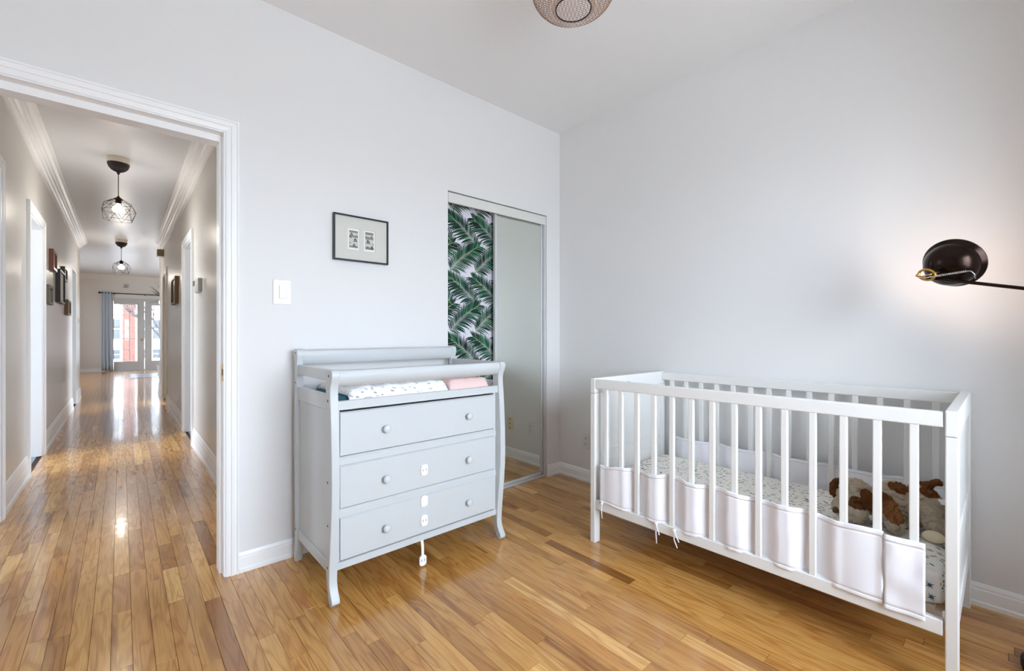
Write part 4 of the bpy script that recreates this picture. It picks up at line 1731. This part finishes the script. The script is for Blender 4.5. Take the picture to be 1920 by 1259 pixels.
def boat(mb, x, z, s, y):
    for pts in ([(-1.0, 0), (1.0, 0), (0.75, -0.35), (-0.7, -0.35)], [(-0.05, 0.15), (-0.05, 1.8), (-0.8, 0.15)], [(0.08, 0.15), (0.75, 0.15), (0.08, 1.45)], [(-1.6, -0.42), (1.6, -0.42), (1.6, -0.5), (-1.6, -0.5)]):
        mb.bm.faces.new([mb.bm.verts.new((x + px_ * s, y, z + pz * s)) for px_, pz in pts])


for i, (xa, xb) in enumerate(holes_):
    b = MB()
    b.box(xa + 0.008, DOOR_Y - 0.0092, 1.600, xb - 0.007, DOOR_Y - 0.008, 1.696)
    sk = obj('sketch', b, M['paper'], pic)
    b = MB()
    spots = ((0.022, 1.672, 0.0085), (0.050, 1.668, 0.004), (0.016, 1.656, 0.006), (0.043, 1.640, 0.011), (0.036, 1.612, 0.009), (0.013, 1.625, 0.004)) if i == 0 else ((0.025, 1.640, 0.0125), (0.046, 1.672, 0.006), (0.013, 1.672, 0.004), (0.055, 1.632, 0.004), (0.049, 1.610, 0.010), (0.022, 1.612, 0.005))
    for dx, z, s in spots:
        boat(b, xa + dx, z, s, DOOR_Y - 0.0095)
    bmesh.ops.recalc_face_normals(b.bm, faces=b.bm.faces)
    obj('ink_drawing', b, M['ink'], sk)
    for z in (1.684, 1.658, 1.601):
        b = MB()
        b.box(xa + 0.009, DOOR_Y - 0.0094, z, xb - 0.009, DOOR_Y - 0.0092, z + (0.010 if i == 0 else 0.014))
        obj('ink_wash', b, M['inkgrey'], sk)

sw = thing('light_switch', (0.599, DOOR_Y, 1.332), 'white rocker light switch on the wall between doorway and picture', 'light switch')
b = MB()
b.box(0.558, DOOR_Y - 0.006, 1.271, 0.640, DOOR_Y - 0.0005, 1.393, 0.003, 2)
obj('plate', b, M['plastic'], sw)
b = MB()
b.box(0.584, DOOR_Y - 0.0075, 1.299, 0.6165, DOOR_Y - 0.005, 1.366, 0.001)
obj('bezel', b, M['greydot'], sw)
b = MB()
b.prism([(DOOR_Y - 0.0065, 1.300), (DOOR_Y - 0.008, 1.300), (DOOR_Y - 0.0085, 1.333), (DOOR_Y - 0.012, 1.365), (DOOR_Y - 0.0065, 1.365)], 0.5855, 0.615, 'x')
obj('rocker', b, M['plastic'], sw)


def outlet(yc, zc, m, label, group):
    t = thing('wall_outlet', (CRIB_X, yc, zc), label, 'outlet', group)
    b = MB()
    b.box(CRIB_X - 0.006, yc - 0.036, zc - 0.058, CRIB_X - 0.0005, yc + 0.036, zc + 0.058, 0.002)
    obj('plate', b, m, t)
    for dz in (-0.021, 0.021):
        b = MB()
        b.lathe([(0, 0), (0.016, 0), (0.016, 0.002), (0, 0.002)], Matrix.Translation((CRIB_X - 0.006, yc, zc + dz)) @ Matrix.Rotation(-pi / 2, 4, 'Y') @ Matrix.Diagonal((0.85, 1, 1, 1)), 20)
        s_ = obj('socket', b, m, t)
        b = MB()
        b.box(CRIB_X - 0.0088, yc - 0.007, zc + dz - 0.004, CRIB_X - 0.0079, yc - 0.005, zc + dz + 0.005)
        b.box(CRIB_X - 0.0088, yc + 0.005, zc + dz - 0.004, CRIB_X - 0.0079, yc + 0.007, zc + dz + 0.005)
        b.box(CRIB_X - 0.0088, yc - 0.002, zc + dz - 0.011, CRIB_X - 0.0079, yc + 0.002, zc + dz - 0.007)
        obj('slots', b, M['hole'], s_)
    return t


outlet(2.128, 0.308, M['outlet'], 'white power outlet on the wall just left of the crib', None)
t = thing('phone_jack', (CRIB_X, 1.862, 0.310), 'ivory jack plate on the crib wall, seen in the closet mirror', 'wall plate')
b = MB()
b.box(CRIB_X - 0.006, 1.826, 0.252, CRIB_X - 0.0005, 1.898, 0.368, 0.002)
obj('plate', b, M['ivory'], t)
for dz in (-0.042, 0.0, 0.042):
    b = MB()
    b.lathe([(0, 0), (0.006, 0), (0.006, 0.001), (0, 0.001)], Matrix.Translation((CRIB_X - 0.006, 1.862, 0.310 + dz)) @ Matrix.Rotation(-pi / 2, 4, 'Y'), 12)
    obj('jack', b, M['hole'], t)

# ================================================================== HALLWAY THINGS
def pendant(x, y, ztop, label):
    t = thing('pendant_lamp', (x, y, ztop), label, 'pendant lamp')
    T0 = Matrix.Translation((x, y, ztop - 0.0005))
    b = MB()
    b.lathe([(0, 0), (0.080, 0), (0.081, -0.040), (0.079, -0.048), (0, -0.048)], T0, 40)
    obj('ceiling_plate', b, M['cream'], t, 'auto')
    b = MB()
    b.lathe([(0.0, -0.049), (0.080, -0.049), (0.078, -0.064), (0.070, -0.086), (0.054, -0.106), (0.034, -0.120), (0.015, -0.126), (0.010, -0.142), (0.004, -0.150), (0, -0.151)], T0, 36)
    obj('canopy', b, M['blackmetal'], t, 'auto')
    b = MB()
    b.tube([(x, y, ztop - 0.14), (x, y, ztop - 0.36)], 0.0032, 8)
    obj('cord', b, M['blackmetal'], t, True)
    z0 = ztop - 0.355
    b = MB()
    b.lathe([(0, 0.012), (0.006, 0.008), (0.010, 0.0), (0.034, -0.020), (0.034, -0.026), (0.022, -0.030), (0.021, -0.062), (0, -0.062)], Matrix.Translation((x, y, z0)), 24)
    obj('socket', b, M['bronze'], t, 'auto')
    n = 7
    top = [(x + 0.034 * cos(2 * pi * k / n), y + 0.034 * sin(2 * pi * k / n), z0 - 0.022) for k in range(n)]
    mid1 = [(x + 0.098 * cos(2 * pi * (k + 0.5) / n), y + 0.098 * sin(2 * pi * (k + 0.5) / n), z0 - 0.062) for k in range(n)]
    mid2 = [(x + 0.124 * cos(2 * pi * k / n), y + 0.124 * sin(2 * pi * k / n), z0 - 0.130) for k in range(n)]
    low = [(x + 0.104 * cos(2 * pi * (k + 0.5) / n), y + 0.104 * sin(2 * pi * (k + 0.5) / n), z0 - 0.215) for k in range(n)]
    b = MB()
    for k in range(n):
        j = (k + 1) % n
        for A, B in ((top[k], mid1[k]), (mid1[k], top[j]), (mid1[k], mid1[j]), (mid1[k], mid2[k]), (mid1[k], mid2[j]), (mid2[k], low[k]), (low[k], mid2[j]), (low[k], low[j]), (mid2[k], mid2[j])):
            b.tube([A, B], 0.0016, 5)
    obj('wire_cage', b, M['bronze'], t)
    b = MB()
    b.lathe([(0, -0.0625), (0.015, -0.064), (0.018, -0.080), (0.036, -0.094), (0.044, -0.112), (0.042, -0.130), (0.028, -0.146), (0, -0.152)], Matrix.Translation((x, y, z0)), 24)
    bl = obj('bulb', b, M['warmbulb'], t, True)
    p = point_light('pendant_light', (0, 0, 0), 7.0, (1.0, 0.92, 0.82), 0.05)
    p.parent = bl
    p.location = Vector((x, y, z0 - 0.24)) - world_loc(bl)
    return t


pendant(-0.02, 5.43, CEIL, 'wire cage pendant with black canopy, nearer of the two in the hallway')
pendant(0.0, 10.05, CEIL, 'wire cage pendant with black canopy, farther of the two in the hallway')


def side_picture(xw, s, y0, y1, z0, z1, depth, m, label, inner=None, fw=0.03):
    t = thing('wall_picture', (xw, (y0 + y1) / 2, (z0 + z1) / 2), label, 'picture')
    b = MB()
    xa, xb = sorted((xw + s * 0.0005, xw + s * depth))
    b.box(xa, y0, z0, xb, y0 + fw, z1, 0.003).box(xa, y1 - fw, z0, xb, y1, z1, 0.003)
    b.box(xa, y0 + fw, z0, xb, y1 - fw, z0 + fw, 0.003).box(xa, y0 + fw, z1 - fw, xb, y1 - fw, z1, 0.003)
    obj('frame', b, m, t)
    b = MB()
    xa, xb = sorted((xw + s * 0.0008, xw + s * depth * 0.6))
    b.box(xa, y0 + fw, z0 + fw, xb, y1 - fw, z1 - fw)
    obj('picture', b, inner or M['matboard'], t)
    return t


side_picture(HXL, 1, 6.46, 6.80, 1.79, 2.00, 0.035, M['redwood'], 'red brown framed picture, highest on the left hallway wall', M['brownwood'])
side_picture(HXL, 1, 6.17, 6.50, 1.42, 1.61, 0.030, M['greyframe'], 'small grey framed picture, nearest the camera on the left hallway wall', M['greyframe'])
side_picture(HXL, 1, 7.04, 7.62, 1.49, 1.86, 0.040, M['black'], 'large black framed picture with white mount on the left hallway wall', M['white_sheet'], 0.02)
side_picture(HXL, 1, 7.66, 8.02, 1.79, 1.96, 0.035, M['greenframe'], 'dark green framed picture behind the large black one on the left hallway wall', M['greenframe'])
side_picture(HXL, 1, 8.10, 8.56, 1.38, 1.58, 0.035, M['brownwood'], 'low brown gilt framed picture, farthest on the left hallway wall', M['brownwood'])
side_picture(HXR, -1, 7.00, 7.55, 1.52, 1.87, 0.040, M['brownwood'], 'brown gilt framed picture on the right hallway wall', M['greenframe'])
th = thing('thermostat', (HXR, 5.0, 1.57), 'grey white thermostat box on the right hallway wall', 'thermostat')
b = MB()
b.box(HXR - 0.030, 4.83, 1.51, HXR - 0.0005, 5.08, 1.635, 0.004)
obj('housing', b, M['thermo'], th)
b = MB()
b.box(HXR - 0.036, 5.10, 1.585, HXR - 0.0005, 5.17, 1.630, 0.003)
obj('sensor', b, M['chime'], th)
th = thing('door_chime', (HXR, 9.85, 2.5), 'tan chime box high on the right hallway wall under the crown moulding', 'chime')
b = MB()
b.box(HXR - 0.090, 9.55, 2.46, HXR - 0.0005, 9.72, 2.575, 0.004)
obj('housing', b, M['chime'], th)
b = MB()
b.box(HXR - 0.086, 9.56, 2.452, HXR - 0.004, 9.71, 2.460)
obj('grille', b, M['cream'], th)
th = thing('hall_outlet', (HXR, 7.0, 0.31), 'white outlet with plug low on the right hallway wall', 'outlet')
b = MB()
b.box(HXR - 0.006, 6.97, 0.255, HXR - 0.0005, 7.04, 0.37, 0.002)
obj('plate', b, M['plastic'], th)
b = MB()
b.box(HXR - 0.035, 6.985, 0.275, HXR - 0.006, 7.025, 0.30, 0.004)
obj('plug', b, M['plastic'], th)
th = thing('hall_switch', (HXL, 10.5, 1.36), 'white light switch at the end of the left hallway wall', 'light switch')
b = MB()
b.box(HXL + 0.0005, 10.46, 1.30, HXL + 0.007, 10.58, 1.42, 0.002)
obj('plate', b, M['plastic'], th)
b = MB()
b.box(HXL + 0.007, 10.49, 1.33, HXL + 0.012, 10.515, 1.39, 0.001).box(HXL + 0.007, 10.53, 1.33, HXL + 0.012, 10.555, 1.39, 0.001)
obj('rocker', b, M['thermo'], th)

# ================================================================== FAR ROOM
fd = bpy.data.objects.new('door_7', None)
COL.objects.link(fd)
fd.location = ((FDX0 + FDX1) / 2, FAR_Y, 0)
fd['kind'] = 'structure'
tag(fd, 'pale grey glazed french double doors at the end of the hallway', 'french doors')
b = MB()
b.box(FDX0 - 0.06, FAR_Y - 0.018, 0, FDX0 + 0.03, FAR_Y + 0.05, FDH + 0.06)
b.box(FDX1 - 0.03, FAR_Y - 0.018, 0, FDX1 + 0.06, FAR_Y + 0.05, FDH + 0.06)
b.box(FDX0 + 0.03, FAR_Y - 0.018, FDH - 0.03, FDX1 - 0.03, FAR_Y + 0.05, FDH + 0.06)
b.box(FDX0 + 0.03, FAR_Y + 0.005, 0, FDX1 - 0.03, FAR_Y + 0.05, 0.03)
obj('door_frame', b, M['doorgrey'], fd)
mid = 0.556
for li, (xa, xb) in enumerate(((FDX0 + 0.032, mid - 0.003), (mid + 0.003, FDX1 - 0.032))):
    gx0, gx1 = (-0.165, 0.372) if li == 0 else (0.735, 1.262)
    gz0, gz1 = 0.29, 2.06
    b = MB()
    wall_x(b, FAR_Y + 0.010, FAR_Y + 0.045, xa, xb, FDH - 0.032, [(gx0, gx1, gz0, gz1)], 0.032)
    leaf_ = obj('door_leaf', b, M['doorgrey'], fd)
    nx_, nz_ = 3, 5
    pw_, ph_ = (gx1 - gx0) / nx_, (gz1 - gz0) / nz_
    for i in range(nx_):
        for j in range(nz_):
            b = MB()
            b.box(gx0 + i * pw_ + 0.004, FAR_Y + 0.026, gz0 + j * ph_ + 0.004, gx0 + (i + 1) * pw_ - 0.004, FAR_Y + 0.030, gz0 + (j + 1) * ph_ - 0.004)
            obj('pane', b, M['glass'], leaf_)
    for i in range(1, nx_):
        b = MB()
        b.box(gx0 + i * pw_ - 0.007, FAR_Y + 0.020, gz0, gx0 + i * pw_ + 0.007, FAR_Y + 0.036, gz1)
        obj('muntin', b, M['doorgrey'], leaf_)
    for j in range(1, nz_):
        b = MB()
        b.box(gx0, FAR_Y + 0.021, gz0 + j * ph_ - 0.005, gx1, FAR_Y + 0.035, gz0 + j * ph_ + 0.005)
        obj('muntin', b, M['doorgrey'], leaf_)
    if li == 0:
        b = MB()
        b.lathe([(0, 0), (0.032, 0), (0.032, 0.006), (0.012, 0.010), (0.012, 0.030), (0.030, 0.040), (0.032, 0.055), (0.018, 0.068), (0, 0.070)], Matrix.Translation((0.474, FAR_Y + 0.010, 0.968)) @ Matrix.Rotation(pi / 2, 4, 'X'), 20)
        k_ = obj('door_knob', b, M['brass'], leaf_, 'auto')
# unseen windows; those of the far room and right rooms added for daylight
for n, (xo, ya, yb, za, zb, lb) in enumerate(((-3.245, 13.2, 15.6, 0.7, 2.3, 'unseen window added for daylight in the far room, left of the hallway end'), (-3.245, 4.4, 7.0, 0.7, 2.3, 'window of the room left of the hallway'),
        (3.245, 6.4, 7.8, 0.7, 2.3, 'nearer unseen window added to light the hallway through the right rooms'), (3.245, 8.4, 10.4, 0.7, 2.3, 'farther unseen window added to light the hallway through the right rooms'))):
    wn = bpy.data.objects.new('window_%d' % (n + 2), None)
    COL.objects.link(wn)
    wn.location = (xo, (ya + yb) / 2, za)
    wn['kind'] = 'structure'
    tag(wn, lb, 'window')
    b = MB()
    xa, xb = xo - 0.025, xo + 0.025
    b.box(xa, ya, za, xb, ya + 0.05, zb).box(xa, yb - 0.05, za, xb, yb, zb).box(xa, ya + 0.05, za, xb, yb - 0.05, za + 0.05).box(xa, ya + 0.05, zb - 0.05, xb, yb - 0.05, zb)
    obj('window_frame', b, M['trim'], wn)
    b = MB()
    b.box(xo - 0.002, ya + 0.05, za + 0.05, xo + 0.002, yb - 0.05, zb - 0.05)
    obj('pane', b, M['glass'], wn)

rod = thing('curtain_rod', (0.4, FAR_Y - 0.07, 2.39), 'thin black curtain rod above the french doors', 'curtain rod')
b = MB()
b.tube([(-0.475, FAR_Y - 0.07, 2.39), (1.65, FAR_Y - 0.07, 2.39)], 0.014, 10)
obj('rod', b, M['blackmetal'], rod, True)
b = MB()
b.ball((-0.49, FAR_Y - 0.07, 2.39), 0.032, sub=2)
obj('finial', b, M['blackmetal'], rod, True)
for xx in (-0.16, 0.56, 1.5):
    b = MB()
    b.box(xx - 0.012, FAR_Y - 0.075, 2.36, xx + 0.012, FAR_Y - 0.0005, 2.385)
    obj('bracket', b, M['blackmetal'], rod)
b = MB()


def cur(u, v):
    x = -0.44 + 0.22 * u + 0.03 * v * (u - 0.2)
    return (x, FAR_Y - 0.075 + 0.030 * sin(u * 2 * pi * 3.2) * (0.5 + 0.5 * v), 2.43 - (2.43 - 0.035) * v)


b.grid(cur, 48, 14, 0.006)
o = obj('curtain', b, M['curtain'], None, True, (-0.33, FAR_Y - 0.075, 0.03))
tag(o, 'blue grey curtain gathered left of the french doors', 'curtain')
sn_ = thing('motion_sensor', (0.095, FAR_Y, 2.64), 'small white motion sensor on the far wall above the curtain rod', 'sensor')
b = MB()
b.prism([(FAR_Y - 0.0005, 2.58), (FAR_Y - 0.0005, 2.70), (FAR_Y - 0.05, 2.69), (FAR_Y - 0.06, 2.64), (FAR_Y - 0.035, 2.58)], 0.055, 0.135, 'x')
obj('housing', b, M['thermo'], sn_)
b = MB()
b.box(0.070, FAR_Y - 0.062, 2.605, 0.120, FAR_Y - 0.045, 2.645)
obj('lens', b, M['greydot'], sn_)
# tiled entry in front of the french doors
et = bpy.data.objects.new('entry_tiles', None)
COL.objects.link(et)
et.location = (0.9, 15.9, 0)
tag(et, 'blue grey tiles set in the floor before the french doors', 'floor tiles')
et['kind'] = 'structure'
tiles = MB()
tiles.box(0.185, 14.86, 0.0006, 0.70, 15.66, 0.006, 0.002)
t0 = obj('tile', tiles, M['tile'], et, at=(0.185, 14.86, 0))
for i in range(3):
    for j in range(2):
        if i or j:
            again(t0, (0.525 * i, 0.81 * j, 0))

# spiky plant at the right of the far room, its leaves reach past the hallway wall
ppos = Vector((0.83, 13.6, 0))
pp = thing('potted_dracaena', ppos, 'spiky dark leaved plant reaching in at the right end of the hallway', 'plant')
b = MB()
b.lathe([(0, 0), (0.14, 0), (0.19, 0.36), (0.20, 0.38), (0.18, 0.38), (0.165, 0.34), (0, 0.33)], Matrix.Translation(ppos + Vector((0, 0, 0.0005))), 28)
obj('pot', b, M['thermo'], pp, 'auto')
b = MB()
b.tube([ppos + Vector((0, 0, 0.33)), ppos + Vector((0.02, -0.01, 1.0)), ppos + Vector((0, 0, 1.92))], [0.03, 0.025, 0.02], 8)
obj('stem', b, M['bark'], pp, True)
prn2 = random.Random(2)
for k in range(26):
    a = 2 * pi * k / 26 + prn2.uniform(-0.1, 0.1)
    el = prn2.uniform(-0.2, 1.2)
    L = prn2.uniform(0.40, 0.56)
    b = MB()
    base = ppos + Vector((0, 0, 1.90))

    def lf(u, v, a=a, el=el, L=L, base=base):
        r = L * u
        dz = sin(el) * r - 0.45 * r * r
        w_ = 0.016 * sin(pi * min(1, 0.15 + 0.85 * u)) * (v - 0.5) * 2
        return base + Vector((cos(a) * cos(el) * r - sin(a) * w_, sin(a) * cos(el) * r + cos(a) * w_, dz + 0.1 * u + abs(w_) * 0.4))
    b.grid(lf, 8, 2, 0.0012)
    obj('leaf', b, M['leaf'], pp, True)
# small wall lamp seen among the leaves
sc_ = thing('globe_lamp', (0.86, 15.6, 1.50), 'small lit globe lamp on a thin stand beyond the spiky plant', 'lamp')
b = MB()
b.lathe([(0, 0), (0.12, 0), (0.12, 0.02), (0.012, 0.03), (0.010, 1.92), (0.04, 1.94), (0, 1.95)], Matrix.Translation((0.86, 15.6, 0.0005)), 20)
obj('stand', b, M['blackmetal'], sc_, 'auto')
b = MB()
b.ball((0.86, 15.6, 2.02), 0.085, sub=3)
obj('globe', b, M['warmbulb'], sc_, True)

# ================================================================== OUTSIDE THE FRENCH DOORS
gr = MB()
gr.box(-30, FAR_Y + 0.2, -0.9, 30, 60, -0.8)
gr.box(-3.3, FAR_Y + 0.2, -0.8, 3.3, FAR_Y + 1.6, -0.06)
struct('ground', gr, mat('pale_pavement', S(150, 148, 145), 0.9), 'pale pavement outside the french doors', 'ground')
bd = thing('brick_house', (3.0, 34, -0.8), 'red brick house across the street, seen through the french doors', 'house')
b = MB()
b.box(-8, 34, -0.8, 14, 42, 7)
obj('facade', b, M['brick'], bd)
HG = mat('house_glass', S(60, 64, 68), 0.1)
for xa, xb, yf in ((-1.9, 0.05, 33.4), (0.62, 2.6, 33.4), (4.0, 6.0, 33.4), (-5.0, -3.0, 33.4)):
    b = MB()
    b.box(xa, yf, -0.8, xb, 34.0, 6.4)
    bay = obj('bay', b, M['trim'], bd)
    wd = (xb - xa) / 3
    for k in range(3):
        for zz, hh in ((-0.25, 0.5), (0.9, 1.1), (3.2, 1.4)):
            x0_, x1_ = xa + k * wd + 0.10, xa + (k + 1) * wd - 0.10
            b = MB()
            b.box(x0_, yf - 0.02, zz, x1_, yf + 0.02, zz + hh * 0.47)
            b.box(x0_, yf - 0.02, zz + hh * 0.53, x1_, yf + 0.02, zz + hh)
            obj('window', b, HG, bay)
trn = random.Random(9)
tr_ = thing('bare_tree', (1.6, 26, -0.8), 'bare branching tree outside the french doors', 'tree')
b = MB()


def branch(p, d, L, r, dep):
    q = p + d * L
    b.tube([p, p.lerp(q, 0.5) + Vector((trn.uniform(-1, 1), trn.uniform(-1, 1), 0)) * L * 0.06, q], [r, r * 0.85, r * 0.65], 5)
    if dep:
        for k in range(3):
            nd = (d + Vector((trn.uniform(-1, 1), trn.uniform(-1, 1), trn.uniform(-0.2, 0.7))) * 0.75).normalized()
            branch(q if k < 2 else p.lerp(q, 0.7), nd, L * 0.72, r * 0.6, dep - 1)


branch(Vector((1.6, 26, -0.8)), Vector((-0.05, 0, 1)), 1.6, 0.09, 5)
obj('branches', b, M['bark'], tr_, True)
